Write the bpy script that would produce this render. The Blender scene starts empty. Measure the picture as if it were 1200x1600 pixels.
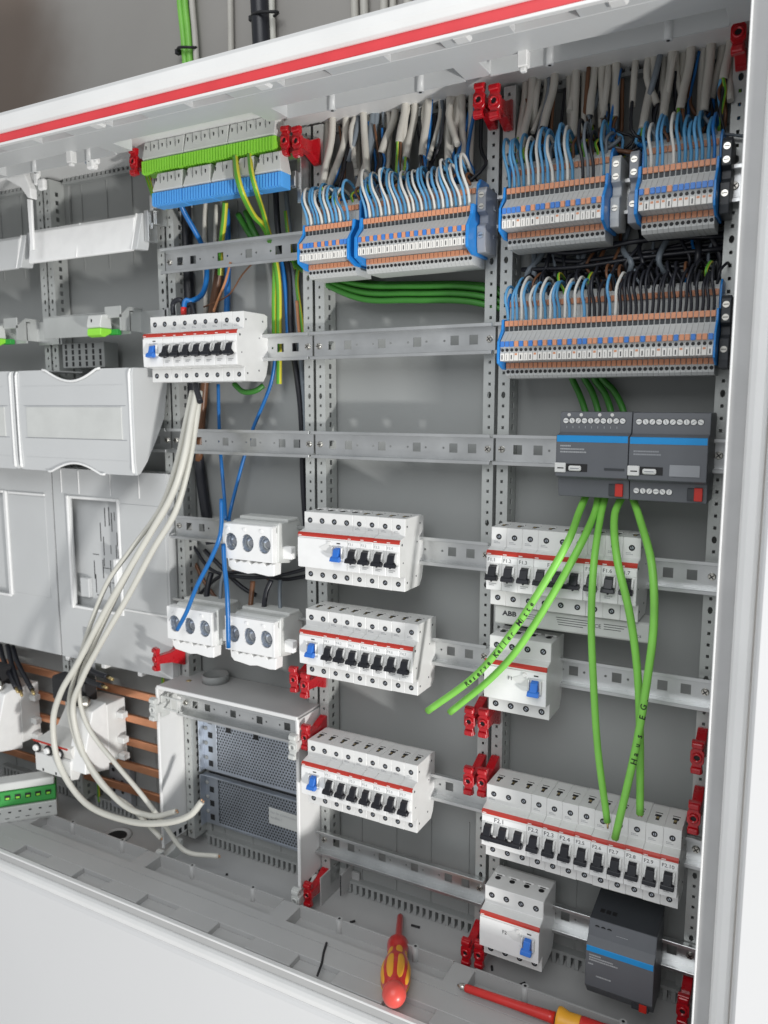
import bpy, bmesh, math, random
from math import sin, cos, pi, radians
from mathutils import Vector, Matrix, Euler
random.seed(7)
S = 0.001                      # every length below is in millimetres
scene = bpy.context.scene
COL = scene.collection

# ---------------------------------------------------------------- camera
cam_d = bpy.data.cameras.new('camera')
cam = bpy.data.objects.new('camera', cam_d); COL.objects.link(cam)
right = Vector((0.8795044521, 0.4758905921, -0.0002511020))
down = Vector((0.0644703832, -0.1196718610, -0.9907180181))
fwd = Vector((-0.4715034341, 0.8713247191, -0.1359328712))
R = Matrix((right, -down, -fwd)).transposed().to_4x4()
cam.matrix_world = Matrix.Translation(Vector((320.87, -865.42, 51.44)) * S) @ R
cam_d.sensor_fit = 'VERTICAL'; cam_d.sensor_height = 24.0
cam_d.lens = 1222.65 / 1600 * 24
cam_d.clip_start = 0.02; cam_d.clip_end = 60
cam_d.dof.use_dof = True; cam_d.dof.focus_distance = 0.86; cam_d.dof.aperture_fstop = 4.5
scene.camera = cam

# ---------------------------------------------------------------- room light
w = bpy.data.worlds.new("World"); scene.world = w; w.use_nodes = True
bgn = w.node_tree.nodes['Background']
bgn.inputs[1].default_value = 1.0          # plain room: light floor below, duller ceiling above
_nt = w.node_tree; _tc = _nt.nodes.new('ShaderNodeTexCoord'); _sx = _nt.nodes.new('ShaderNodeSeparateXYZ'); _rm = _nt.nodes.new('ShaderNodeMapRange')
_rm.inputs[1].default_value = -.5; _rm.inputs[2].default_value = .5
_mx = _nt.nodes.new('ShaderNodeMix'); _mx.data_type = 'RGBA'; _mx.inputs[6].default_value = (.64, .65, .66, 1); _mx.inputs[7].default_value = (.40, .42, .44, 1)
_nt.links.new(_tc.outputs['Generated'], _sx.inputs[0]); _nt.links.new(_sx.outputs[2], _rm.inputs[0]); _nt.links.new(_rm.outputs[0], _mx.inputs[0]); _nt.links.new(_mx.outputs[2], bgn.inputs[0])

def area_light(name, loc, target, size, energy, col, size_y=None):
    d = bpy.data.lights.new(name, 'AREA'); d.energy = energy; d.color = col
    d.shape = 'RECTANGLE'; d.size = size * S; d.size_y = (size_y or size) * S
    o = bpy.data.objects.new(name, d); COL.objects.link(o)
    o.location = Vector(loc) * S
    o.rotation_euler = (Vector(target) - Vector(loc)).to_track_quat('-Z', 'Y').to_euler()
    return o
area_light('work_lamp', (3050, -1770, -1440), (-250, -30, -120), 220, 138, (1.0, 0.985, 0.96))
area_light('upper_fill', (350, -2200, 1450), (-200, 0, -250), 1700, 40, (0.97, 0.985, 1.0))  # unseen soft fill from front above, added for the breaker tops

vs = scene.view_settings
vs.view_transform = 'Standard'; vs.look = 'None'; vs.exposure = -0.25; vs.gamma = 1.0

# ---------------------------------------------------------------- materials
MATS = {}
def mat(name, col, rough=0.5, metal=0.0, bump=0.0, bscale=400, var=0.06, vscale=30, trans=0, coat=0, emis=None, alpha=1, sss=0, spec=0.5):
    if name in MATS: return MATS[name]
    m = bpy.data.materials.new(name); m.use_nodes = True; MATS[name] = m
    nt = m.node_tree; b = nt.nodes['Principled BSDF']
    b.inputs['Roughness'].default_value = rough; b.inputs['Metallic'].default_value = metal
    b.inputs['Coat Weight'].default_value = coat
    b.inputs['Transmission Weight'].default_value = trans
    b.inputs['Specular IOR Level'].default_value = spec
    if sss: b.inputs['Subsurface Weight'].default_value = sss; b.inputs['Subsurface Scale'].default_value = 0.002
    geo = nt.nodes.new('ShaderNodeTexCoord')
    n = nt.nodes.new('ShaderNodeTexNoise'); n.inputs['Scale'].default_value = vscale; n.inputs['Detail'].default_value = 5
    nt.links.new(geo.outputs['Object'], n.inputs['Vector'])
    mp = nt.nodes.new('ShaderNodeMapRange'); mp.inputs[1].default_value = .3; mp.inputs[2].default_value = .7
    mp.inputs[3].default_value = 1 - var; mp.inputs[4].default_value = 1 + var
    nt.links.new(n.outputs[0], mp.inputs[0])
    mul = nt.nodes.new('ShaderNodeMix'); mul.data_type = 'RGBA'; mul.blend_type = 'MULTIPLY'; mul.inputs[0].default_value = 1
    mul.inputs[6].default_value = (*col, 1); nt.links.new(mp.outputs[0], mul.inputs[7])
    nt.links.new(mul.outputs[2], b.inputs['Base Color'])
    mr = nt.nodes.new('ShaderNodeMapRange'); mr.inputs[3].default_value = max(0.03, rough - .08); mr.inputs[4].default_value = min(1, rough + .1)
    nt.links.new(n.outputs[0], mr.inputs[0]); nt.links.new(mr.outputs[0], b.inputs['Roughness'])
    if bump:
        n2 = nt.nodes.new('ShaderNodeTexNoise'); n2.inputs['Scale'].default_value = bscale; n2.inputs['Detail'].default_value = 3
        nt.links.new(geo.outputs['Object'], n2.inputs['Vector'])
        bp = nt.nodes.new('ShaderNodeBump'); bp.inputs['Strength'].default_value = bump; bp.inputs['Distance'].default_value = 0.0003
        nt.links.new(n2.outputs[0], bp.inputs['Height']); nt.links.new(bp.outputs[0], b.inputs['Normal'])
    if emis: b.inputs['Emission Color'].default_value = (*emis, 1); b.inputs['Emission Strength'].default_value = 1
    return m
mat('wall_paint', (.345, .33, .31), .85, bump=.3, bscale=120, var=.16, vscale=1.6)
mat('cabinet_grey', (.31, .32, .315), .5, bump=.25, bscale=900, var=.05, vscale=6)
mat('frame_white', (.78, .78, .77), .40, bump=.2, bscale=500, var=.05, vscale=9)
mat('groove_shaded', (.38, .38, .38), .5)
mat('tray_grey', (.45, .45, .445), .45, bump=.2, bscale=900, var=.05, vscale=9)
mat('cover_plastic', (.58, .59, .59), .35, bump=.1, bscale=700, var=.03, vscale=8)
mat('breaker_plastic', (.76, .76, .745), .36, bump=.15, bscale=1500, var=.03, vscale=60)
mat('face_plastic', (.88, .88, .87), .30, var=.03, vscale=60)
mat('cream_plastic', (.70, .69, .66), .4, var=.03, vscale=60)
mat('hole_black', (.012, .012, .013), .6)
mat('toggle_black', (.012, .013, .018), .32)
mat('toggle_blue', (.03, .17, .62), .32)
mat('stripe_red', (.50, .035, .02), .4)
mat('frame_red', (.66, .05, .06), .4, var=.05)
mat('screw_steel', (.62, .60, .55), .28, metal=1, var=.1)
mat('zinc', (.62, .63, .63), .30, metal=.92, bump=.2, bscale=250, var=.10, vscale=25)
mat('zinc_dark', (.50, .54, .60), .38, metal=.8, bump=.2, bscale=250, var=.12, vscale=20)
mat('upright_paint', (.50, .515, .50), .4, metal=.35, bump=.15, bscale=500, var=.07, vscale=30)
mat('clip_red', (.46, .005, .012), .28, sss=.25, coat=.4, var=.1, vscale=80)
mat('terminal_grey', (.54, .55, .54), .45, var=.05, vscale=80)
mat('terminal_label', (.80, .78, .74), .5, var=.05)
mat('terminal_blue', (.02, .24, .66), .35)
mat('lever_blue', (.05, .20, .60), .4)
mat('lever_orange', (.66, .29, .16), .45)
mat('entry_dark', (.035, .04, .045), .55)
mat('wire_blue', (.11, .34, .60), .34, var=.08)
mat('wire_steelblue', (.07, .25, .44), .36, var=.10)
mat('wire_deepblue', (.01, .14, .42), .32)
mat('wire_white', (.66, .65, .61), .35)
mat('wire_black', (.015, .016, .022), .38)
mat('wire_brown', (.15, .065, .03), .4)
mat('wire_orange', (.50, .22, .10), .4)
mat('wire_greyish', (.18, .21, .24), .4)
mat('sheath_beige', (.54, .52, .47), .5, bump=.15, bscale=200, var=.1, vscale=14)
mat('sheath_white', (.62, .61, .55), .42, bump=.1, bscale=200, var=.05, vscale=20)
mat('sheath_green', (.23, .60, .09), .44, bump=.2, bscale=300, var=.14, vscale=22)
mat('sheath_darkgreen', (.04, .20, .025), .42, var=.12, vscale=20)  # deeper green put in to stand for shade on these cables
mat('pe_green', (.30, .74, .06), .42, var=.05)
mat('pe_darkgreen', (.03, .30, .05), .42, var=.05)
mat('n_blue', (.09, .38, .85), .42, var=.05)
mat('pe_white', (.60, .61, .59), .45, var=.05)
mat('module_grey', (.125, .132, .145), .42, bump=.15, bscale=1500, var=.05)
mat('module_dark', (.042, .046, .052), .42, var=.05)
mat('module_blue', (.01, .28, .66), .38)
mat('print_grey', (.40, .41, .42), .5)
mat('print_dark', (.05, .05, .055), .6)
mat('ink_black', (.01, .012, .01), .6)
mat('button_white', (.78, .78, .76), .35)
mat('button_grey', (.30, .31, .33), .4)
mat('red_connector', (.55, .03, .02), .4)
mat('copper_bar', (.78, .36, .20), .34, metal=.85, bump=.15, bscale=150, var=.12, vscale=16)
mat('copper_bare', (.80, .45, .26), .3, metal=1)
mat('brass', (.75, .58, .28), .3, metal=1)
mat('tool_red', (.62, .025, .02), .30, coat=.3, var=.08)
mat('tool_knob', (.75, .09, .07), .34)
mat('tool_yellow', (.85, .40, .03), .4, var=.06)
mat('black_rubber', (.02, .02, .022), .6)
mat('door_white', (.72, .72, .72), .5, var=.02, vscale=2)
def wall_mat():      # browner and darker tone towards the left, ragged soft border
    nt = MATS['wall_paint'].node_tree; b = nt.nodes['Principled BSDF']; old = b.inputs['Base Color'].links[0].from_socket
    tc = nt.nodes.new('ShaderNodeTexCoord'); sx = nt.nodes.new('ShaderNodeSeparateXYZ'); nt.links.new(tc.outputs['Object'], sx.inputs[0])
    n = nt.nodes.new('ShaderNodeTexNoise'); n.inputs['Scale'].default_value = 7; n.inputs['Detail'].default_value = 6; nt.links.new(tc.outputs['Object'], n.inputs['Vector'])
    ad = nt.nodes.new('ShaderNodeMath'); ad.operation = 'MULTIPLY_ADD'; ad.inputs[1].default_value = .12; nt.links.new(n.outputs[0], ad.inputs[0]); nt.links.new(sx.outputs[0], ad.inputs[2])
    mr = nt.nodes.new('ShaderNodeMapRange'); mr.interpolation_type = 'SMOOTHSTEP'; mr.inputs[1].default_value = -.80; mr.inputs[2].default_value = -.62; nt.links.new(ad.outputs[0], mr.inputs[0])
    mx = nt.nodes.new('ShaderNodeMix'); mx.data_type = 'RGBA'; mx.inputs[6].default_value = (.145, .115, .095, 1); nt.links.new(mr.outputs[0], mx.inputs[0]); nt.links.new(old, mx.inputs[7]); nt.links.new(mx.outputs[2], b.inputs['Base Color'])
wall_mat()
def stripe_wire_mat():
    m = mat('wire_earth', (.5, .5, .1), .35); nt = m.node_tree
    b = nt.nodes['Principled BSDF']; uv = nt.nodes.new('ShaderNodeUVMap')
    sep = nt.nodes.new('ShaderNodeSeparateXYZ'); nt.links.new(uv.outputs[0], sep.inputs[0])
    g = nt.nodes.new('ShaderNodeMath'); g.operation = 'PINGPONG'; g.inputs[1].default_value = .25; nt.links.new(sep.outputs[0], g.inputs[0])
    st = nt.nodes.new('ShaderNodeMath'); st.operation = 'GREATER_THAN'; st.inputs[1].default_value = .125; nt.links.new(g.outputs[0], st.inputs[0])
    mx = nt.nodes.new('ShaderNodeMix'); mx.data_type = 'RGBA'; nt.links.new(st.outputs[0], mx.inputs[0])
    mx.inputs[6].default_value = (.62, .56, .05, 1); mx.inputs[7].default_value = (.10, .36, .03, 1)
    nt.links.new(mx.outputs[2], b.inputs['Base Color'])
stripe_wire_mat()

# ---------------------------------------------------------------- mesh helpers
def catmull(pts, n):
    P = [Vector(p) for p in pts]
    if len(P) < 3 or n <= 1: return P
    Q = [2*P[0]-P[1]] + P + [2*P[-1]-P[-2]]; out = []
    for i in range(1, len(Q)-2):
        a, b, c, d = Q[i-1:i+3]
        for k in range(n):
            t = k/n
            out.append(.5*((2*b) + (c-a)*t + (2*a-5*b+4*c-d)*t*t + (3*b-a-3*c+d)*t**3))
    out.append(P[-1]); return out

class MB:
    """collects shapes (mm) into one mesh object"""
    def __init__(s): s.v = []; s.f = []; s.mi = []; s.mats = []; s.cur = 0; s.sm = []; s.uv = {}
    def m(s, name):
        if name not in s.mats: s.mats.append(name)
        s.cur = s.mats.index(name); return s
    def _add(s, v, f, smooth=False):
        o = len(s.v); s.v += [tuple(p) for p in v]
        for q in f: s.f.append([o+i for i in q]); s.mi.append(s.cur); s.sm.append(smooth)
        return s
    def box(s, x0, x1, y0, y1, z0, z1, c=0):
        if c <= 0:
            v = [(x, y, z) for x in (x0, x1) for y in (y0, y1) for z in (z0, z1)]
            return s._add(v, [(0,1,3,2), (4,6,7,5), (0,4,5,1), (2,3,7,6), (0,2,6,4), (1,5,7,3)])
        # chamfered box
        v = []; idx = {}
        X = (x0, x1); Y = (y0, y1); Z = (z0, z1)
        for i in (0,1):
            for j in (0,1):
                for k in (0,1):
                    sx = c if i == 0 else -c; sy = c if j == 0 else -c; sz = c if k == 0 else -c
                    idx[(i,j,k,'x')] = len(v); v.append((X[i], Y[j]+sy, Z[k]+sz))
                    idx[(i,j,k,'y')] = len(v); v.append((X[i]+sx, Y[j], Z[k]+sz))
                    idx[(i,j,k,'z')] = len(v); v.append((X[i]+sx, Y[j]+sy, Z[k]))
        f = []
        for i in (0,1): f.append([idx[(i,a,b,'x')] for a,b in ((0,0),(1,0),(1,1),(0,1))][::(-1 if i == 0 else 1)])
        for j in (0,1): f.append([idx[(a,j,b,'y')] for a,b in ((0,0),(1,0),(1,1),(0,1))][::(1 if j == 0 else -1)])
        for k in (0,1): f.append([idx[(a,b,k,'z')] for a,b in ((0,0),(1,0),(1,1),(0,1))][::(-1 if k == 0 else 1)])
        for j in (0,1):
            for k in (0,1): f.append([idx[(0,j,k,'y')], idx[(1,j,k,'y')], idx[(1,j,k,'z')], idx[(0,j,k,'z')]])
        for i in (0,1):
            for k in (0,1): f.append([idx[(i,0,k,'x')], idx[(i,1,k,'x')], idx[(i,1,k,'z')], idx[(i,0,k,'z')]])
        for i in (0,1):
            for j in (0,1): f.append([idx[(i,j,0,'x')], idx[(i,j,1,'x')], idx[(i,j,1,'y')], idx[(i,j,0,'y')]])
        for i in (0,1):
            for j in (0,1):
                for k in (0,1): f.append([idx[(i,j,k,a)] for a in 'xyz'])
        return s._add(v, f)
    def prism(s, prof, a0, a1, axis='x'):
        """profile extruded along an axis: axis x: (y,z); y: (x,z); z: (x,y)"""
        def mk(p, a):
            return (a, p[0], p[1]) if axis == 'x' else ((p[0], a, p[1]) if axis == 'y' else (p[0], p[1], a))
        n = len(prof)
        v = [mk(p, a0) for p in prof] + [mk(p, a1) for p in prof]
        f = [list(range(n))[::-1], [n+i for i in range(n)]] + [[i, (i+1) % n, n+(i+1) % n, n+i] for i in range(n)]
        return s._add(v, f)
    def cyl(s, c, r, h, axis='y', n=12, r2=None, caps=True):
        """from c along +axis by h"""
        r2 = r if r2 is None else r2; v = []
        for k, rr in ((0, r), (1, r2)):
            for i in range(n):
                a = 2*pi*i/n; u, w_ = rr*cos(a), rr*sin(a)
                d = h*k
                v.append({'y': (c[0]+u, c[1]+d, c[2]+w_), 'x': (c[0]+d, c[1]+u, c[2]+w_), 'z': (c[0]+u, c[1]+w_, c[2]+d)}[axis])
        s._add(v, [[i, (i+1) % n, n+(i+1) % n, n+i] for i in range(n)], smooth=True)
        if caps: s._add(v, [list(range(n))[::-1], [n+i for i in range(n)]])
        return s
    def lathe(s, prof, origin, direction, n=20, caps=True):
        """prof: list of (t along direction, radius)"""
        d = Vector(direction).normalized(); up = Vector((0,0,1)) if abs(d.z) < .9 else Vector((1,0,0))
        u = d.cross(up).normalized(); w_ = d.cross(u); o = Vector(origin); v = []; f = []
        for t, r in prof:
            for i in range(n):
                a = 2*pi*i/n; v.append(o + d*t + (u*cos(a) + w_*sin(a))*r)
        for k in range(len(prof)-1):
            for i in range(n): f.append([k*n+i, k*n+(i+1) % n, (k+1)*n+(i+1) % n, (k+1)*n+i])
        s._add(v, f, True)
        if caps: s._add(v[:n], [list(range(n))]); s._add(v[-n:], [list(range(n))])
        return s
    def tube(s, pts, r, n=8, sub=6, uv=False):
        p = catmull(pts, sub); v = []; f = []
        t0 = (p[1]-p[0]).normalized(); ref = Vector((0,1,0)) if abs(t0.y) < .9 else Vector((1,0,0))
        u = t0.cross(ref).normalized(); o0 = len(s.v)
        L = len(p)
        for k in range(L):
            t = (p[min(k+1, L-1)] - p[max(k-1, 0)]).normalized()
            u = (u - t*u.dot(t)).normalized(); w_ = t.cross(u)
            for i in range(n):
                a = 2*pi*i/n; v.append(p[k] + (u*cos(a) + w_*sin(a))*r)
        for k in range(L-1):
            for i in range(n): f.append([k*n+i, k*n+(i+1) % n, (k+1)*n+(i+1) % n, (k+1)*n+i])
        fs = len(s.f); s._add(v, f, True)
        if uv:
            for k in range(L-1):
                for i in range(n): s.uv[fs+k*n+i] = [(i/n, k*.1), ((i+1)/n, k*.1), ((i+1)/n, k*.1+.1), (i/n, k*.1+.1)]
        s._add(v[:n], [list(range(n))]); s._add(v[-n:], [list(range(n))]); return s
    def plate(s, x0, x1, z0, z1, y, t, holes, to=None):
        """sheet in the XZ plane, front at y, back at y+t, with real holes.
        holes: (cx, cz, kind, w, h); every hole sits alone in its own band along the longer side."""
        vert = (z1-z0) >= (x1-x0)
        to = to or (lambda a, b, c: (a, b, c))
        def quad(a0, a1, b0, b1):       # a = along, b = across
            if a1-a0 < 1e-6 or b1-b0 < 1e-6: return
            pts = [(b0, a0), (b1, a0), (b1, a1), (b0, a1)] if vert else [(a0, b0), (a1, b0), (a1, b1), (a0, b1)]
            s._add([to(p[0], y, p[1]) for p in pts], [(0,1,2,3)]); s._add([to(p[0], y+t, p[1]) for p in pts], [(3,2,1,0)])
        hs = sorted(holes, key=lambda h: h[1] if vert else h[0])
        A0, A1, B0, B1 = (z0, z1, x0, x1) if vert else (x0, x1, z0, z1); cur = A0
        for cx, cz, kind, w_, h_ in hs:
            ca, cb, la, lb = (cz, cx, h_, w_) if vert else (cx, cz, w_, h_)
            a0, a1 = ca-la/2, ca+la/2
            if a0 < cur or a1 > A1: continue
            quad(cur, a0, B0, B1)
            if kind == 'r':
                quad(a0, a1, B0, cb-lb/2); quad(a0, a1, cb+lb/2, B1)
                ring = [(ca-la/2, cb-lb/2), (ca+la/2, cb-lb/2), (ca+la/2, cb+lb/2), (ca-la/2, cb+lb/2)]
            else:
                n = 8 if kind == 'o' else 16; ring = []; sq = []
                for i in range(n):
                    ua, ub = cos(2*pi*i/n), sin(2*pi*i/n); k_ = 1/max(abs(ua), abs(ub))
                    ring.append((ca+la*.497*ua, cb+lb*.497*ub)); sq.append((ca+la*.5*ua*k_, cb+lb*.5*ub*k_))
                quad(a0, a1, B0, cb-lb/2); quad(a0, a1, cb+lb/2, B1)
                for i in range(n):
                    j = (i+1) % n; pl = [ring[i], ring[j], sq[j], sq[i]]
                    pp = [(q[1], q[0]) for q in pl] if vert else pl
                    s._add([to(q[0], y, q[1]) for q in pp], [(0,1,2,3)]); s._add([to(q[0], y+t, q[1]) for q in pp], [(3,2,1,0)])
            n = len(ring); pp = [(b, a) for a, b in ring] if vert else ring
            s._add([to(p[0], y, p[1]) for p in pp] + [to(p[0], y+t, p[1]) for p in pp], [[i, (i+1) % n, n+(i+1) % n, n+i] for i in range(n)])
            cur = a1
        quad(cur, A1, B0, B1)
        # rim
        c = [(x0, z0), (x1, z0), (x1, z1), (x0, z1)]
        s._add([to(p[0], y, p[1]) for p in c] + [to(p[0], y+t, p[1]) for p in c], [[i, (i+1) % 4, 4+(i+1) % 4, 4+i] for i in range(4)])
        return s
    def mesh(s, name, origin=(0,0,0), bevel=0, recalc=True):
        me = bpy.data.meshes.new(name); o = Vector(origin)
        me.from_pydata([(Vector(p)-o)*S for p in s.v], [], s.f)
        for n in s.mats: me.materials.append(MATS[n])
        me.polygons.foreach_set('material_index', s.mi); me.polygons.foreach_set('use_smooth', s.sm)
        if s.uv:
            ul = me.uv_layers.new(name='UVMap')
            for fi, q in s.uv.items():
                for li, c in zip(me.polygons[fi].loop_indices, q): ul.data[li].uv = c
        bm = bmesh.new(); bm.from_mesh(me)
        if recalc and not s.uv:
            bmesh.ops.remove_doubles(bm, verts=bm.verts, dist=1e-7)
            bmesh.ops.recalc_face_normals(bm, faces=bm.faces)
        if bevel:
            eds = [e for e in bm.edges if len(e.link_faces) == 2 and e.calc_face_angle(0) > radians(32) and not (e.link_faces[0].smooth and e.link_faces[1].smooth)]
            bmesh.ops.bevel(bm, geom=eds, offset=bevel*S, segments=1, affect='EDGES', clamp_overlap=True)
        bm.to_mesh(me); bm.free(); me.update(); return me
    def build(s, name, parent=None, loc=(0,0,0), bevel=0, kind=None, origin=None):
        """origin (world mm) only for top-level meshes"""
        me = s.mesh(name, origin or (0,0,0), bevel)
        return obj(name, me, parent, origin or loc, kind)

def obj(name, me, parent=None, loc=(0,0,0), kind=None, label=None):
    o = bpy.data.objects.new(name, me); COL.objects.link(o)
    if parent: o.parent = parent
    o.location = Vector(loc)*S
    if kind: o['kind'] = kind
    if label: o['label'] = label
    return o
def tag(o, label, cat, group=None):
    o['label'] = label; o['category'] = cat
    if group: o['group'] = group
    return o
def thing(name, label, cat, loc=(0,0,0), group=None, rot=(0,0,0)):
    o = bpy.data.objects.new(name, None); COL.objects.link(o); o.empty_display_size = .01
    o.location = Vector(loc)*S; o.rotation_euler = rot
    return tag(o, label, cat, group)
def dup(root, loc, label=None, group=None, rot=None):
    def cp(o, par):
        c = o.copy(); COL.objects.link(c)
        if par: c.parent = par
        for ch in list(o.children): cp(ch, c)
        return c
    r = cp(root, None); r.location = Vector(loc)*S
    if rot is not None: r.rotation_euler = rot
    if label: r['label'] = label
    if group: r['group'] = group
    return r
def text_mesh(s, size, matname, shear=0.0, bold=0):
    cu = bpy.data.curves.new('lettering', 'FONT'); cu.body = s; cu.size = size*S; cu.align_x = 'LEFT'; cu.align_y = 'CENTER'
    cu.extrude = 0.00003; cu.offset = bold*S; cu.shear = shear
    cu.resolution_u = 2
    o = bpy.data.objects.new('tmp', cu); COL.objects.link(o)
    me = bpy.data.meshes.new_from_object(o.evaluated_get(bpy.context.evaluated_depsgraph_get()))
    bpy.data.objects.remove(o); bpy.data.curves.remove(cu)
    me.materials.clear(); me.materials.append(MATS[matname]); return me
def lettering(s, size, matname, parent, loc, rot=(pi/2, 0, 0), name='lettering'):
    o = obj(name, text_mesh(s, size, matname), parent, loc); o.rotation_euler = rot; return o
_on = ['', 'first', 'second', 'third', 'fourth', 'fifth', 'sixth', 'seventh', 'eighth', 'ninth', 'tenth', 'eleventh', 'twelfth', 'thirteenth', 'fourteenth', 'fifteenth', 'sixteenth', 'seventeenth', 'eighteenth', 'nineteenth', 'twentieth']
def nth(k):
    return _on[k] if k <= 20 else ({2: 'twenty-', 3: 'thirty-', 4: 'forty-'}[k//10] + _on[k % 10] if k % 10 else {3: 'thirtieth', 4: 'fortieth'}[k//10])
def wire(name, pts, r, m, label, cat='wire', group=None, n=8, sub=6, uv=False):
    b = MB().m(m); b.tube(pts, r, n, sub, uv or m == 'wire_earth')
    return tag(b.build(name, origin=pts[0]), label, cat, group)

# ================================================================ setting
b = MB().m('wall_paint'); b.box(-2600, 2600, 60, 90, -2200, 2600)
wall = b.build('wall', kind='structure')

# ================================================================ cabinet housing
XL, XR = -1100, 262
ZF, ZC = -640, 410            # floor and ceiling of the housing
cab = thing('cabinet_housing', 'open grey and white distribution cabinet housing with red stripe on its top frame', 'cabinet', (-400, 0, -115))
CO = (400, 0, 115)            # world -> housing local
def cpart(mb, name, bevel=0, kind=None):
    mb.v = [(x+400, y, z+115) for x, y, z in mb.v]
    return mb.build(name, cab, bevel=bevel, kind=kind)
b = MB().m('cabinet_grey'); b.box(XL, XR, 32, 36, ZF, ZC); cpart(b, 'back_panel')
b = MB().m('cabinet_grey'); b.box(XR, XR+3, -176, 36, ZF, ZC); cpart(b, 'side_wall')
b = MB().m('cabinet_grey'); b.box(XL-3, XL, -176, 36, ZF, ZC); cpart(b, 'side_wall')
b = MB().m('tray_grey'); b.box(XL, XR, -176, 32, ZF-3, ZF); cpart(b, 'floor_plate')
b = MB().m('cabinet_grey'); b.box(XL, XR, -176, 32, ZC, ZC+3); cpart(b, 'ceiling_plate')
FIELDS = [(-1000, -750), (-750, -500), (-500, -250), (-250, 0), (0, 250)]
for sgn, z0 in ((1, ZF), (-1, ZC)):
    tm = 'tray_grey' if sgn > 0 else 'cover_plastic'  # top tray in a lighter plastic to stand for light from below
    Z = lambda d: z0 + sgn*d                     # d = height above the plate
    def bx(m_, x0, x1, y0, y1, d0, d1, c=0): m_.box(x0, x1, y0, y1, min(Z(d0), Z(d1)), max(Z(d0), Z(d1)), c)
    # front ledge with shallow finger recesses
    b = MB().m(tm)
    bx(b, XL, XR, -150, -121, 0.2, 30, .6)
    xs = [XL]; 
    for k in range(11): xs += [-1058+k*125, -1000+k*125]
    xs = [x for x in xs if x < XR] + [XR]
    for i in range(0, len(xs)-1, 2): bx(b, xs[i], xs[i+1], -172, -150, 0.2, 30, .6)
    for i in range(1, len(xs)-1, 2): bx(b, xs[i], xs[i+1], -172, -150, 0.2, 23, .4)
    fl_ = cpart(b, 'front_ledge')
    b = MB().m(tm); bx(b, XL, XR, -119, -105, .2, 28.5, .5)
    for x0, x1 in FIELDS + [(250, 290)]: bx(b, x0-14, min(x0+14, XR), -105, -69, .2, 27.5, .5)
    cpart(b, 'inner_ledge')
    for x0, x1 in FIELDS:
        if sgn < 0 and x0 == -500: continue
        b = MB().m(tm); bx(b, x0+14, x1-14, -72, -69.5, 0.2, 29); bx(b, x0+14, x1-14, -105, -72, .1, 11)
        for q in (.3, .74):
            x = x0 + (x1-x0)*q; hb = 30.5; b.cyl((x, -71, min(Z(.2), Z(hb))), 4.2, hb-.2, 'z', 14)
            b.m('hole_black').cyl((x, -71, Z(30.6) if sgn > 0 else Z(31)), 1.7, .4, 'z', 10); b.m(tm)
        cpart(b, 'pocket_wall')
    # comb of fins along the back edge
    b = MB().m('cabinet_grey')
    for x0, x1 in FIELDS:
        n = 22
        for k in range(n):
            x = x0+26 + k*(x1-x0-52)/(n-1)
            bx(b, x-2.4, x+2.4, 20, 31.9, 1, 15)
        bx(b, x0+20, x1-20, 20.4, 31.9, 15, 19)
        for q in (.2, .42, .63, .85): bx(b, x0+(x1-x0)*q-.5, x0+(x1-x0)*q+.5, 30.6, 31.9, 19, 150)
    cpart(b, 'fin_comb', kind='stuff')
# frame: profile u (outwards) against depth y, run round top, right and bottom
def frame(side):
    # returns list of (name, material, profile)
    lip = [(0, -180), (3, -180), (3, -174), (0, -174)]
    chan = [(3, -178.2), (14, -178.2), (14, -174), (3, -174)]
    outer = [(14, -180), (16, -183), (20, -185.5), (26, -185.5), (29.5, -182), (30, -176), (30, -160), (14, -160)]
    return lip, chan, outer
lip, chan, outer = frame(0)
def rp(mb, prof, side):
    if side == 'top': mb.prism([(y, 376+(u if u <= 16 else 16+(u-16)*1.55)) for u, y in prof], XL-30, XR+30, 'x')
    if side == 'bottom': mb.prism([(y, -610-u) for u, y in prof], XL-30, XR+30, 'x')
    if side == 'right': mb.prism([(262+(u*.55 if u <= 3 else u-.001), y) for u, y in prof], -610+.5, 380-.5, 'z')
for side in ('top', 'bottom', 'right'):
    b = MB().m('frame_white'); rp(b, lip, side); rp(b, outer, side); cpart(b, 'frame_strip', bevel=.4)
    b = MB().m('frame_red' if side == 'top' else 'groove_shaded' if side == 'right' else 'tray_grey'); rp(b, chan, side); cpart(b, 'red_stripe' if side == 'top' else 'frame_channel')  # right channel in a darker grey to stand for shade
b = MB().m('frame_white'); b.box(XL-30, XR+30, -160, 59, 400, 404.5, .5); b.box(XL-30, XR+30, -160, 59, ZF-6, ZF-3.2, .5); b.box(XR+24, XR+30, -160, 59, ZF-3, ZC+3)
cpart(b, 'outer_skin')
# small details under the top frame: mounting lugs
for x in (-560, 60):
    b = MB().m('frame_white'); b.box(x-5, x+5, -110, -100, 368, 383, 1); b.box(x-3, x+3, -108, -102, 364, 368, 1); cpart(b, 'mounting_lug')
for x in (-443, -200, 22, 160):
    b = MB().m('frame_white'); b.box(x-8, x+8, -173, -158, 377, 382, 2); cpart(b, 'latch_nub')
for x in range(-1040, 250, 62):
    pass
b = MB().m('door_white'); b.prism([(293, -190), (296, -197), (640, -197), (640, -180), (293, -180)], -665, 425, 'z')
cpart(b, 'door', bevel=1.5)
b = MB().m('door_white'); b.prism([(-187, -645), (-184.5, -640), (-180, -637.5), (-150, -637.5), (-150, -1300), (-187, -1300)], XL-30, 700, 'x')
pan = b.build('lower_panel', bevel=1.2, origin=(-400, -160, -1300)); tag(pan, 'large smooth white panel directly below the bottom frame of the cabinet', 'panel')

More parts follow.
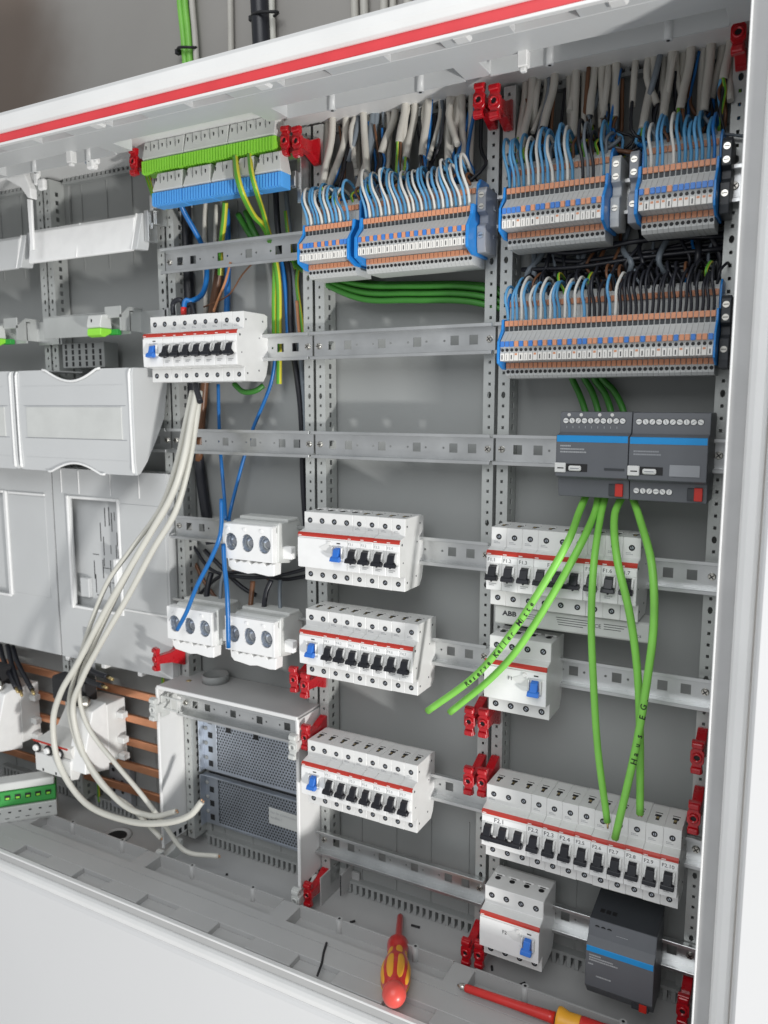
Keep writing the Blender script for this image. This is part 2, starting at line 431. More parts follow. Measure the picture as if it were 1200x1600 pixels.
# loose bits lying on the floor
def bit(x, y, l, ang, label, m='black_rubber', h=3):
    b = MB().m(m); ca, sa = cos(ang), sin(ang)
    for k in range(1): b.tube([(x, y, ZF+h/2), (x+l*ca, y+l*sa, ZF+h/2)], h/2, 8, 1)
    return tag(b.build('cable_offcut', origin=(x, y, ZF)), label, 'offcut')

# ================================================================ uprights
UPL = {(-750, -1): 'furthest left perforated upright, half hidden behind the grey covers',
       (-750, 1): 'perforated upright just right of the furthest left one, ending in the copper busbar bay',
       (-500, -1): 'perforated upright behind the right edge of the grey hood cover',
       (-500, 1): 'perforated upright left of the blue wires, carrying the left ends of five rails',
       (-250, -1): 'perforated upright whose left side the vertical green and blue wires pass, in the middle pair',
       (-250, 1): 'perforated upright at the left edge of the bay with the green cable bend',
       (0, -1): 'perforated upright at the right edge of the bay with the green cable bend',
       (0, 1): 'perforated upright left of the two dark grey control modules',
       (250, -1): 'perforated upright along the right frame of the cabinet'}
RAILZ = {}
def upright(X, s):
    t = thing('mounting_upright', UPL[(X, s)], 'upright', (X, 0, 0), 'perforated steel uprights')
    xa, xb = (2.2, 16) if s > 0 else (-16, -2.2)
    holes = []; z = -628.0 + 3
    k = 0; z = 62.5 - 12.5*55
    while z < 392:
        if z > -618:
            big = abs(((z-62.5) / 75) - round((z-62.5)/75)) < .01
            holes.append((s*8.6, z, 'o', 5.2, 8) if big else (s*8.6, z, 'r', 3.0, 3.4))
        z += 12.5
    b = MB().m('upright_paint'); b.plate(xa, xb, -622, 396, 0, 1.2, holes)
    b.build('front_strip', t)
    b = MB().m('upright_paint'); xo = s*16
    fh = [(13, -612+12.5*i, 'r', 6, 6.5) for i in range(80)]
    b.plate(1.3, 27, -622, 396, 0, 1.2, fh, to=lambda a, y, c: (xo - s*y, a, c))
    b.build('side_flange', t)
    for z_0, z_1 in ((330, 396), (-622, -575)):
        b = MB().m('cabinet_grey'); b.box(min(0, s*26), max(0, s*26), 27.2, 31.8, z_0, z_1, .5); b.build('foot_bracket', t)
    return t
for k in UPL: upright(*k)

# ================================================================ DIN rails
def rail_proto():
    t = thing('din_rail', '-', 'rail', (0, 0, 0), 'perforated steel rails')
    holes = [(d, 0, 'r', 10.5, 11) for d in (-97, -73, -24.3, 24.3, 73, 97)] + [(d, 0, 'o', 3, 3) for d in (-60, -36.5, -12, 12, 36.5, 60)]
    b = MB().m('zinc'); L = 123.5
    b.plate(-L, L, -13.2, 13.2, -2.2, 1, holes); DL = -13.5
    for s in (1, -1):
        z = lambda a: s*a
        b._add([(-L, -1.4, z(13.2)), (L, -1.4, z(13.2)), (L, DL+.8, z(13.7)), (-L, DL+.8, z(13.7))], [(0, 1, 2, 3)])
        b.box(-L, L, DL-.4, DL+.8, min(z(13.4), z(17.5)), max(z(13.4), z(17.5)), .35)
        b.box(-L, L, DL+.6, -2.0, min(z(13.2), z(14.0)), max(z(13.2), z(14.0)))
    b.build('rail_body', t)
    for s in (-1, 1):
        m_ = MB().m('screw_steel'); m_.cyl((0, -2.2, 0), 4.2, -2.4, 'y', 14, r2=3.4); m_.m('hole_black').box(-3, 3, -4.9, -4.4, -.5, .5); m_.box(-.5, .5, -4.85, -4.45, -3, 3)
        o = m_.build('screw', t, loc=(s*116.4, 0, 0)); o.rotation_euler = (0, .4+s*.5, 0)
    return t
RP = rail_proto(); _first = [True]
def rail(X, z, label, y=0):
    if _first[0]:
        _first[0] = False; RP.location = Vector((X+125, y, z))*S; RP['label'] = label; return RP
    return dup(RP, (X+125, y, z), label)
rail(-500, 251, 'steel rail crossing the wire bundles below the blue neutral terminals')
rail(-500, 126, 'steel rail carrying the breaker row with the white cables hanging below it')
rail(-500, 0, 'empty steel rail crossed by two thin blue wires')
rail(-500, -126, 'steel rail holding the single upper fuse base')
rail(-500, -251, 'steel rail holding the two lower fuse bases')
rail(-500, -400, 'steel rail inside the open box compartment above the perforated plates')
rail(-250, 251, 'steel rail under the two terminal blocks above the green cable bend')
rail(-250, 126, 'empty steel rail just below the green cable bend')
rail(-250, 0, 'second empty steel rail below the green cable bend')
rail(-250, -126, 'steel rail holding the breaker row with four black toggles')
rail(-250, -251, 'steel rail holding the middle bay breaker row level with the lower fuse bases')
rail(-250, -429, 'steel rail holding the breaker row just above the empty bottom rail')
rail(-250, -554, 'empty steel rail just above the cabinet floor and screwdriver')
rail(0, 262, 'steel rail under the two upper right terminal blocks')
rail(0, 126, 'steel rail under the long lower right terminal block')
rail(0, 0, 'steel rail carrying the two dark grey control modules')
rail(0, -126, 'steel rail carrying breakers F1.1 to F1.7')
rail(0, -251, 'steel rail right of the residual current breaker marked F1')
rail(0, -430, 'steel rail behind breakers F2.1 to F2.10')
rail(0, -557, 'steel rail between the lowest residual current breaker and the dark power supply')
rail(-750, 0, 'steel rail hidden behind the grey hood cover')

# ================================================================ modular breakers
PW = 17.9
SH, NO = -52, -66
def body_profile(z1=44, z0=-44):
    return [(-1.5, 42), (-8, z1), (SH, z1), (SH, 23), (NO+2.5, 20.5), (NO, 18), (NO-.6, -6), (NO, -24), (SH+1, -25.5), (SH, -27), (SH, z0), (-12, z0), (-6, -36), (-1.5, -20)]
def breaker_body(n, mname='breaker_plastic'):
    b = MB().m(mname); b.prism(body_profile(), .07, n*PW-.07, 'x'); return b
def screws(parent, n, x0=0, first=0, big=False):
    r = 3.4 if big else 2.9
    for zz in (33.5, -35.5):
        for i in range(n):
            m_ = MB().m('hole_black'); m_.cyl((0, -.05, 0), r, -.35, 'y', 14)
            m_.m('screw_steel').cyl((0, -.4, 0), r*.62, -.25, 'y', 12); m_.m('hole_black').box(-r*.6, r*.6, -.8, -.6, -.35, .35)
            o = m_.build('terminal_screw', parent, loc=(x0+PW*(i+.5), SH, zz)); o.rotation_euler = (0, (i*1.7) % 3, 0)
_scr = {}
def add_screws(t, n, big=False):
    key = big
    if key not in _scr:
        r = 3.5 if big else 3.15
        m_ = MB().m('hole_black').cyl((0, 0, 0), r, -.25, 'y', 16)
        m_.m('zinc_dark').cyl((0, -.2, .1), r*.52, -.15, 'y', 12); m_.m('hole_black').box(-r*.55, r*.55, -.5, -.3, -.45, .45)
        _scr[key] = m_.mesh('terminal_screw')
    for zz in (33.5, -35.5):
        for i in range(n):
            o = obj('terminal_screw', _scr[key], t, (PW*(i+.5), SH, zz)); o.rotation_euler = (0, (i*1.3+zz*.31) % 3, 0)
_top = {}
def add_top_clamps(t, n, kind=0):
    """wire clamps seen in the top face"""
    if kind not in _top:
        m_ = MB().m('hole_black')
        if kind == 0:
            m_.box(-3.2, 3.2, -1, 3.2, 44.02, 44.3); m_.box(-1.5, 1.9, -9, -1, 44.02, 44.3); m_.box(-3.8, 3.8, 6, 7.6, 44.02, 44.3)
            m_.m('brass').box(-1.1, 1.3, -6, -2.4, 44.3, 44.8)
            m_.m('button_white').box(-3.6, 3.6, 3.3, 4.9, 44.02, 44.9)
        else:
            m_.cyl((0, 0, 44.02), 3.4, .4, 'z', 14)
            m_.box(-3.2, 3.2, 5, 6.4, 44.02, 44.4)
            m_.m('breaker_plastic').box(-6.6, 6.6, 7.4, 9.5, 44.02, 45.2)
        _top[kind] = m_.mesh('top_clamp')
    for i in range(n): obj('top_clamp', _top[kind], t, (PW*(i+.5), -32, 0))
_misc = {}
def stripe(t, n):
    k = ('s', n)
    if k not in _misc:
        b = MB().m('stripe_red'); b.prism([(NO-.5, 15.4), (NO-.75, 18), (NO+1.3, 20.4), (NO+2, 20), (NO+2, 15.4)], .1, n*PW-.1, 'x')
        b.m('button_white').box(1.2, 5.5, NO-.9, NO-.7, 16.2, 17.1); _misc[k] = b.mesh('red_stripe')
    obj('red_stripe', _misc[k], t)
def toggle_mesh(m='toggle_black', w=13):
    k = ('t', m, w)
    if k not in _misc:
        b = MB().m(m)
        # lever tilted down (off): stem and flared foot
        b.prism([(NO-.8, 4.5), (NO-6, 2.8), (NO-9.5, -6), (NO-11, -9.5), (NO-7, -11.5), (NO-.8, -9)], -w*.34, w*.34, 'x')
        b.prism([(NO-6.5, -5.2), (NO-10.6, -6.6), (NO-12, -10.6), (NO-7, -12.2), (NO-3, -9.5)], -w*.52, w*.52, 'x')
        if m == 'toggle_black': b.prism([(NO-3, -10), (NO-9, -11.8), (NO-8.6, -13.2), (NO-3, -12.2)], -1.1, 1.1, 'x')
        _misc[k] = b.mesh('toggle', bevel=.5)
    return _misc[k]
def window_mesh():
    if 'w' not in _misc:
        b = MB().m('breaker_plastic')
        for s in (-1, 1): b.prism([(NO+.3, 5.6), (NO-3.4, 3.6), (NO-5.5, -2.5), (NO-5.0, -7.2), (NO+.3, -9.2)], s*5.4-(1.1 if s > 0 else .9), s*5.4+(.9 if s > 0 else 1.1), 'x')
        b.box(-5, 5, NO-1.3, NO+.3, 4.8, 6.2, .3)
        _misc['w'] = b.mesh('toggle_guard', bevel=.25)
    return _misc['w']
def face_mesh(n):
    k = ('f', n)
    if k not in _misc:
        b = MB().m('face_plastic'); b.prism([(NO-.75, 13.2), (NO-.75, 6.4), (NO+.6, 6.4), (NO+.6, 13.2)], .5, n*PW-.5, 'x')
        b.prism([(NO-1.1, -10.8), (NO-.6, -23.6), (NO+.6, -23.6), (NO+.6, -10.8)], .3, n*PW-.3, 'x')
        _misc[k] = b.mesh('front_cover', bevel=.3)
    return _misc[k]
_bod = {}
def mcb(x, z, label, code='', poles=1, clamp=0, group='circuit breakers', cm='print_dark', codesize=4.6):
    t = thing('circuit_breaker', label, 'circuit breaker', (x, random.uniform(-.35, .15), z+random.uniform(-.3, .3)), group)
    if poles not in _bod: _bod[poles] = breaker_body(poles).mesh('housing', bevel=.38)
    obj('housing', _bod[poles], t)
    if 'rv' not in _misc:
        m_ = MB().m('entry_dark')
        for yy, zz, r_ in ((-47, 34, 1.3), (-60, 14, 1.5), (-57, -8, .9), (-46, -34, 1.3), (-22, -30, 1.2), (-20, 12, .9), (-12, 34, 1.2)): m_.cyl((0, yy, zz), r_, .25, 'x', 10)
        _misc['rv'] = m_.mesh('rivet_holes')
    obj('rivet_holes', _misc['rv'], t, (poles*PW-.05, 0, 0))
    obj('front_cover', face_mesh(poles), t)
    if 'rp' not in _misc:
        m_ = MB().m('print_grey')
        for z_, a_, c_ in ((28.2, 3, 8), (26.6, 3, 10.5), (-16.4, 4, 12), (-18.2, 4, 9.5)):
            xx = a_
            while xx < c_:
                wd = random.uniform(.5, 1.3); yy = SH-.12 if z_ > 0 else NO-1.25; m_.box(xx, xx+wd, yy, yy+.1, z_-.45, z_+.35); xx += wd+.3
        _misc['rp'] = m_.mesh('rating_print')
    obj('rating_print', _misc['rp'], t, kind='stuff')
    stripe(t, poles); add_screws(t, poles); add_top_clamps(t, poles, clamp)
    for i in range(poles):
        obj('toggle_guard', window_mesh(), t, (PW*(i+.5), 0, 0))
        obj('toggle', toggle_mesh(), t, (PW*(i+.5), 0, 0))
    if poles > 1:
        b = MB().m('toggle_black'); b.prism([(NO-8.5, -6.2), (NO-11.4, -7.4), (NO-12.2, -10.8), (NO-8.5, -11.8)], 4, poles*PW-4, 'x'); b.build('toggle_bar', t, bevel=.3)
    if code: lettering(code, codesize, cm, t, (1.6 if poles == 1 else poles*PW*.28, NO-.95, 10), name='code_print')
    b = None
    return t
_toggleb = None
def rcd(x, z, label, poles=4, code='', tog=None, group='residual current breakers', clamp=1, fan=True):
    """tog: x of the toggle centre"""
    t = thing('residual_current_breaker', label, 'circuit breaker', (x, 0, z), group)
    b = MB().m('breaker_plastic'); b.prism(body_profile(), .12, poles*PW-.12, 'x'); b.build('housing', t, bevel=.6)
    tog = tog if tog is not None else poles*PW-12.5
    W = poles*PW
    b = MB().m('face_plastic')
    b.prism([(NO-1.2, 13.2), (NO-1.8, -4), (NO-.9, -23.6), (NO+.6, -23.6), (NO+.6, 13.2)], .3, tog-8.2, 'x')
    b.prism([(NO-1.2, 13.2), (NO-1.3, 7), (NO+.6, 7), (NO+.6, 13.2)], tog-8.2, W-.3, 'x')
    b.prism([(NO-1.2, -12.5), (NO-.9, -23.6), (NO+.6, -23.6), (NO+.6, -12.5)], tog-8.2, W-.3, 'x')
    if W-tog > 9: b.prism([(NO-1.2, 7), (NO-1.2, -12.5), (NO+.6, -12.5), (NO+.6, 7)], tog+8, W-.3, 'x')
    fc = b.build('front_cover', t, bevel=.35)
    if fan and poles > 2:    # hollowed fan-shaped recess beside the toggle
        b = MB().m('breaker_plastic')
        b._add([(tog-8.3, NO-2.05, 5), (tog-8.3, NO-1.6, -9), (tog-27, NO-1.95, 3.4), (tog-16, NO-1.6, 9)], [(0, 3, 2, 1)])
        b._add([(tog-8.3, NO-1.7, 5), (tog-8.3, NO-1.2, -9), (tog-27, NO-1.4, 3.4), (tog-16, NO-1.2, 9)], [(0, 1, 2, 3)])
        b.build('indicator_recess', t)
        b = MB().m('button_white'); b.cyl((tog-12, NO-1, 9.3), 3.0, -2.0, 'y', 16, r2=2.2); b.build('test_button', t)
    b = MB().m('breaker_plastic')
    for s in (-1, 1): b.box(tog+s*6.6-.9, tog+s*6.6+.9, NO-4.8, NO+.3, -9.5, 5.5, .6)
    b.build('toggle_guard', t)
    b = MB().m('toggle_blue')
    b.prism([(NO-.8, 5), (NO-6, 3.2), (NO-9, -5), (NO-11, -9.5), (NO-6, -11.5), (NO-.8, -9)], tog-4, tog+4, 'x')
    b.prism([(NO-6.5, -5), (NO-10.2, -6.2), (NO-12, -10.6), (NO-7, -12.4), (NO-3, -9.5)], tog-6.3, tog+6.3, 'x')
    b.build('toggle', t, bevel=.6)
    b = MB().m('hole_black'); b.box(tog-1.5, tog+3.5, NO-1.6, NO-1.2, 9.3, 10.6); b.build('status_window', fc)
    stripe(t, poles); add_screws(t, poles, True); add_top_clamps(t, poles, clamp)
    if code: lettering(code, 6.0, 'print_dark', t, (tog-31 if poles > 2 else 2, NO-2.2, 3), name='code_print')
    return t

X2, X3 = -234, 16.8
ordn = ['first', 'second', 'third', 'fourth', 'fifth', 'sixth', 'seventh', 'eighth', 'ninth', 'tenth']
# row in the left bay above the white cables (x -485..-322)
rcd(-484, 126, 'breaker with blue toggle at the left end of the row above the white cables', 2, tog=20, fan=False, clamp=0)
for i in range(7): mcb(-484+PW*(i+2), 126, f'{ordn[i]} black toggle breaker from the left above the hanging white cables')
# centre bay, upper row
rcd(X2, -126, 'wide breaker with blue toggle at the left of four black toggles in the middle bay', 4, tog=59, clamp=1)
for i in range(4): mcb(X2+PW*(i+4), -126, f'{ordn[i]} of four black toggle breakers in the upper middle bay row', f'F3.{i+1}', codesize=4.6, cm='print_grey')
rcd(X2, -252, 'breaker with blue toggle just right of the lower pair of fuse bases', 2, tog=20, fan=False, clamp=0)
for i in range(7): mcb(X2+PW*(i+2), -252, f'{ordn[i]} black toggle breaker from the left, row level with lower fuse bases', f'F4.{i+1}', clamp=0, codesize=4.6, cm='print_grey')
rcd(X2, -429, 'breaker with blue toggle at the left end of the lowest middle bay row', 2, tog=20, fan=False, clamp=0)
for i in range(7): mcb(X2+PW*(i+2), -429, f'{ordn[i]} black toggle breaker from the left, lowest row of the middle bay', f'F5.{i+1}', clamp=0, codesize=4.6, cm='print_grey')
# right bay
x = X3
for i in range(3): mcb(x, -127, f'breaker marked F1.{i+1}, {ordn[i]} from left in the row under the control modules', f'F1.{i+1}', codesize=5.6); x += PW
mcb(x, -127, 'three-pole breaker marked F1.4 behind two slanting green cables', 'F1.4', 3, codesize=5.8); x += 3*PW
for i in (5, 6, 7): mcb(x, -127, f'breaker marked F1.{i}, {ordn[7-i]} from right in the row under the control modules', f'F1.{i}', codesize=5.6); x += PW
rcd(X3, -251, 'residual current breaker marked F1 with blue toggle, where the lettered green cable ends', 4, 'F1', clamp=1)
x = X3
mcb(x, -430, 'three-pole breaker marked F2.1 at the left end of the long lower right row', 'F2.1', 3, codesize=7.5); x += 3*PW
for i in range(2, 11): mcb(x, -430, f'breaker marked F2.{i}, {ordn[i-2]} single one right of the triple breaker', f'F2.{i}', codesize=7 if i < 5 else 5.8); x += PW
rcd(X3, -557, 'lowest residual current breaker, marked F2, with blue toggle near the cabinet floor', 4, 'F2', clamp=1)
# printed strip below the F1 row
t = thing('label_rail', 'light grey marking strip printed ABB below breakers F1.1 to F1.7', 'label strip', (20, 0, -186))
b = MB().m('pe_white'); b.box(0, 222*.75, -8, -6, -15, 15, .4)
b = MB().m('pe_white'); b.prism([(-44, 11), (-42, 13), (-9, 13), (-9, -3), (-42, -9), (-44, -7)], 0, 168, 'x'); b.build('strip', t, bevel=.4)
_lo = obj('brand_print', text_mesh('ABB', 7.5, 'print_dark', 0, .3), t, (9, -44.2, 4)); _lo.rotation_euler = (pi/2, 0, 0); _lo.scale = (1.2, 1, 1)
for k in range(3): 
    b = MB().m('print_dark'); b.box(32, 52-k*3, -44.3, -44.1, 6-k*2.4, 6.5-k*2.4); b.build('print_line', t)
for k in range(4): 
    b = MB().m('print_dark'); b.box(70+k, 112-k*4, -44.3, -44.1, 7-k*2.6, 7.6-k*2.6); b.build('print_line', t)
for k in range(3): 
    b = MB().m('print_dark'); b.box(122, 146-k*3, -44.3, -44.1, 6-k*2.6, 6.6-k*2.6); b.build('print_line', t)
lettering('CE', 6, 'print_dark', t, (112, -44.2, 3), name='print_mark'); lettering('C6', 4, 'print_dark', t, (156, -44.2, -2), name='print_mark')

# ================================================================ control modules and power supply
def module(x, n, z, label, kind, group=None):
    W = n*PW - .5
    t = thing('control_module', label, 'module', (x, 0, z), group)
    b = MB().m('module_grey'); b.prism([(-2, 42), (-8, 44), (SH, 44), (SH-2, 23), (NO, 20), (NO, -22), (SH-3, -25), (SH, -44), (-8, -44), (-2, -30)], 0, W, 'x'); b.build('housing', t, bevel=.5)
    b = MB().m('module_blue'); b.prism([(NO+.6, 20.3), (NO-.25, 19.8), (NO-.25, 13.5), (NO+.6, 13.5)], .8, W-.8, 'x'); b.build('blue_band', t)
    if kind in (0, 1):
        m_ = MB().m('hole_black').cyl((0, 0, 0), 3.3, -.5, 'y', 16); m_.m('button_white').cyl((0, -.5, 0), 2.8, -.5, 'y', 16); m_.m('button_grey').box(-2.2, 2.2, -1.15, -.98, -.3, .3)
        me = m_.mesh('terminal_screw')
        for i in range(10):
            o = obj('terminal_screw', me, t, (6.2+i*(W-14)/9.2, SH-.9, 35)); o.rotation_euler = (0, i*1.1, 0)
        if kind == 0:
            for i in (0, 2, 5, 7): obj('wire_end', MB().m('cream_plastic').cyl((0, 0, 0), 1.8, -.4, 'y', 10).mesh('wire_end'), t, (9+i*6.3, SH-.3, 41))
            for i in range(9): obj('print_line', MB().m('print_grey').box(0, .5, -.1, 0, -2.5, 2).mesh('print_line'), t, (7+i*6.4, SH-1.5, 27.5))
        else:
            for i in range(6):
                o = obj('terminal_screw', me, t, (6.5+i*6.3, SH-1.2, -34)); o.rotation_euler = (0, i*.9+.3, 0)
        zb = -13
        b = MB().m('button_white'); b.box(0-.6, 11, NO-1.6, NO-.1, zb-5, zb+5, .7); b.m('hole_black').box(2.5, 9, NO-1.75, NO-1.58, zb-1, zb+.2); b.build('cable_cover', t)
        b = MB().m('hole_black'); b.box(11, 33, NO-.3, NO-.02, zb-3.8, zb+4.2); b.build('recess', t)
        b = MB().m('button_white'); b.box(14, 27, NO-2.4, NO-.2, zb-3, zb+2.4, 1.2); b.m('button_grey').box(16, 25, NO-2.6, NO-2.3, zb-.8, zb+.2); b.build('push_button', t)
        if kind == 1:
            b = MB().m('button_grey'); b.box(39, 67, NO-.9, NO-.05, -17.5, -6, .4); b.build('blank_label', t)
        else:
            b = MB().m('module_dark'); b.box(50, 70, NO-.4, NO-.05, -14.5, -12); b.build('slot', t)
        xr = W-20 if kind == 0 else W-18
        b = MB().m('module_dark'); b.box(xr, xr+14, SH-3.5, SH-.2, -41, -29, .4); b.build('connector_half', t)
        b = MB().m('red_connector'); b.box(xr+6.5, xr+14.2, SH-4.5, SH-.4, -41.5, -28.5, .4); b.build('bus_connector', t)
        rows = [('IIIII', 3.2), ('UNIVERSAL-DIMMER', 2.6), ('Busmodul 6TH ERSTE', 2.6)] if False else []
        for k, (l, dz) in enumerate(((10, 9.6), (24, 6.4), (26, 3.4))):
            if kind == 1 and k != 1 and k != 2: continue
            b = MB().m('print_grey' if kind == 0 else 'button_grey'); xx = 4.5
            while xx < 4.5+l:
                wd = random.uniform(.7, 1.9); b.box(xx, xx+wd, NO-.12, NO-.04, dz-.85, dz+.65); xx += wd+.35
            b.build('print_line', t)
    return t
module(91, 4.1, 0, 'left dark grey control module, with white wire ends above its screws', 0, 'dark grey control modules')
module(164.6, 4.1, -.5, 'dark grey control module with blank pale label plate, right of its pair', 1, 'dark grey control modules')
t = thing('power_supply', 'dark grey module with blue band hanging above the red and yellow screwdriver handle', 'module', (141, 0, -557))
W = 72
b = MB().m('module_grey'); b.prism([(SH, 44), (NO+8, 27), (NO, 20), (NO, -28), (SH-2, -44), (-8, -44), (-8, 44)], 0, W, 'x'); b.build('housing', t, bevel=.6)
b = MB().m('module_dark'); b.prism([(-2, 50), (-6, 50.5), (SH-.2, 44.6), (SH-.2, 44.1), (-2, 44.1)], .5, W-.5, 'x'); b.build('top_cover', t)
b = MB().m('module_blue'); b.prism([(NO+.6, 20.3), (NO-.3, 19.6), (NO-.3, 13.5), (NO+.6, 13.5)], .8, W-.8, 'x'); b.build('blue_band', t)
m_ = MB().m('hole_black').cyl((0, 0, 0), 3.4, -.6, 'y', 14); m_.m('module_grey').cyl((0, -.6, 0), 2.0, -.3, 'y', 12); me = m_.mesh('terminal_screw')
for i in range(3): obj('terminal_screw', me, t, (9+i*6.6, SH-2, 35)); 
for i in range(3): obj('wire_entry', MB().m('hole_black').box(-2.4, 2.4, -3, 3, 0, .5).mesh('wire_entry'), t, (11+i*6.6, -38, 46.4))
for (x0, l, dz, yy) in ((4, 12, 9.8, NO), (4, 26, 6.8, NO), (4, 30, 4.0, NO), (3, 5, -1, NO), (12, 14, -14, NO), (30, 12, 33, SH-3.5), (30, 7, 30, SH-3.8), (4, 9, -30, NO+3)):
    b = MB().m('print_grey'); xx = x0
    while xx < x0+l:
        wd = random.uniform(.7, 2.2); b.box(xx, xx+wd, yy-.3, yy-.02, dz-.8, dz+.7); xx += wd+.35
    b.build('print_line', t)
b = MB().m('module_dark'); b.box(50, 68, SH-10, SH-2, -41, -29, .5); b.build('connector_half', t)
b = MB().m('red_connector'); b.box(58, 66, SH-11.5, SH-3, -41, -29.5, .5); b.build('bus_connector', t)

# ================================================================ terminal blocks
TP = 5.15
_tm = {}
def tmesh():
    b = MB().m('terminal_grey')
    b.prism([(-2, -46), (-35, -46), (-38.5, -43), (-38.5, -29), (-58, -28.5), (-58, -20), (-56.8, -16), (-58, -13), (-57.5, -7.5), (-54, -5), (-46.5, 1.5), (-45, 3), (-45, 14.5), (-31, 16), (-29.5, 38), (-22, 45), (-2, 45)], .12, TP-.12, 'x')
    _tm['body'] = b.mesh('body')
    b = MB().m('terminal_label'); b.box(.35, TP-.35, -59, -57.6, -28.3, -20.4, .25); b.m('print_dark').box(2.0, 3.2, -59.1, -58.95, -27, -22.4); _tm['label'] = b.mesh('marker_label')
    b = MB().m('terminal_label'); b.box(.35, TP-.35, -59, -57.6, -28.3, -20.4, .25); b.m('print_dark').box(2.3, 2.7, -59.1, -58.95, -27.5, -22); _tm['label2'] = b.mesh('marker_label')
    b = MB().m('terminal_label'); b.box(.35, TP-.35, -59, -57.6, -28.3, -20.4, .25); b.m('lever_orange').box(1.2, 3.8, -59.15, -58.95, -22.8, -20.8); _tm['label3'] = b.mesh('marker_label')
    for key, y, z, r in (('mid', -57.5, -17.2, 1.75), ('low', -38.4, -39.2, 1.9), ('high', -44.9, 5.4, 2.0)):
        b = MB().m('entry_dark' if key == 'high' else 'hole_black'); b.cyl((TP/2, y, z), r, -.5, 'y', 10)
        if key == 'high': b.box(.5, TP-.5, y-.3, y+.2, z-1.8, z+3)
        _tm['e'+key] = b.mesh('wire_entry')
    for c in ('lever_orange', 'lever_blue'):
        b = MB().m(c); b.box(.45, TP-.45, -1.6, .4, -2.9, 2.9, .3); _tm[c] = b.mesh('lever')
tmesh()
def terminal(x, c, label, lever, lab, group):
    t = thing('terminal_block', label, 'terminal', (x, 0, c), group)
    obj('body', _tm['body'], t); obj('marker_label', _tm[lab], t)
    for k in ('emid', 'elow', 'ehigh'): obj('wire_entry', _tm[k], t)
    obj('lever', _tm[lever], t, (0, -58, -11))
    obj('lever', _tm['lever_orange'], t, (0, -38.6, -32.7)); obj('lever', _tm['lever_orange'], t, (0, -45.2, 11.4)); obj('lever', _tm['lever_orange'], t, (0, -30.6, 33))
    return t
def end_plate(x, c, label, th=2.2, both=True):
    b = MB().m('terminal_blue')
    b.prism([(-2, -36), (-44, -37), (-60, -31), (-60.8, -26), (-60, -8), (-49, 5), (-47, 16), (-32, 17), (-30.5, 40), (-24, 46), (-2, 46)], 0, th, 'x')
    o = b.build('end_plate', bevel=.6, origin=None) if False else None
    me = b.mesh('end_plate', bevel=.5); o = obj('end_plate', me, None, (x, 0, c)); tag(o, label, 'end plate', 'blue end plates of the terminal blocks'); return o
def end_clamp(x, c, label, m='module_dark', w_=9.5):
    t = thing('end_clamp', label, 'clamp', (x, 0, c), 'clamps at the ends of the terminal blocks')
    b = MB().m(m); b.prism([(-3, -34), (-36, -34), (-38, -26), (-38, -6), (-30, -2), (-30, 6), (-38, 9), (-38, 31), (-34, 35), (-3, 35)], 0, w_, 'x'); cb = b.build('clamp_body', t, bevel=.7)
    for z in (26, 14, -16):
        m_ = MB().m('screw_steel'); m_.cyl((w_/2, -38, z), 3.1, -.8, 'y', 14); m_.m('hole_black').box(w_/2-2.4, w_/2+2.4, -39, -38.78, z-.35, z+.35); m_.build('screw', cb)
    return t
def block(x0, c, pattern, where, labs):
    for i, ch in enumerate(pattern):
        lev = 'lever_orange' if ch == 'O' else 'lever_blue'
        lab = labs[i % len(labs)]
        terminal(x0+TP*i, c, f'{nth(i+1)} terminal from left, {"orange" if ch == "O" else "blue"} lever, {where}', lev, lab, f'narrow grey terminals {where}')
CL, CU2, CU3 = 126, 251, 262
block(-231, 250, 'OBBBOBOBOBOBB', 'in the short block of the middle bay', ['label', 'label2', 'label2'])
block(-150, 250, 'BO'*13, 'in the long block of the middle bay', ['label2', 'label'])
block(24, 262, 'BBBBOBOBBOBBOBOBOOBO', 'in the upper left block of the right bay', ['label2', 'label2', 'label', 'label3'])
block(162, 264, 'BOBBBOBBBBBBB', 'in the upper right corner block', ['label3', 'label', 'label3', 'label3'])
block(25, 126, 'BBBOBOBOBOBOBOBOBBOOBOBOOBOOBOOBOOBOOBOOB', 'in the long lower block of the right bay', ['label', 'label2', 'label', 'label3'])
end_plate(-233.4, 250, 'blue end plate at the far left of the short middle bay terminal block')
end_plate(-164, 250, 'blue end plate at the right of the short middle bay terminal block', 3)
end_plate(-154, 250, 'thick blue end plate at the left of the long middle bay terminal block', 3.8)
end_plate(-16, 250, 'blue end plate at the right of the long middle bay terminal block, beside the clamp', 3.5)
end_plate(21, 262, 'blue end plate next to the upright at the left of the upper right terminals')
end_plate(127.2, 262, 'blue end plate at the right of the upper right terminals, beside a grey clamp', 3)
end_plate(158.5, 264, 'blue end plate at the left of the terminals in the upper right corner', 3.2)
end_plate(229.2, 264, 'blue end plate at the right of the terminals in the upper right corner')
end_plate(22, 126, 'blue end plate at the left of the long lower right terminal block', 2.6)
end_plate(236.4, 126, 'blue end plate at the right of the long lower right terminal block', 2)
end_clamp(-12, 250, 'grey clamp with a pale lug at the right of the long middle bay terminals', 'button_grey', 10)
end_clamp(130.6, 262, 'grey clamp right of the upper right terminal block next to the upright', 'terminal_grey', 9)
end_clamp(148, 264, 'clamp left of the terminal block in the upper right corner', 'button_grey', 9)
end_clamp(232, 264, 'black clamp with three screws beside the corner terminal block near the frame', 'module_dark', 9)
end_clamp(239, 120, 'black clamp with three screws at the right of the long lower terminal block', 'module_dark', 9)

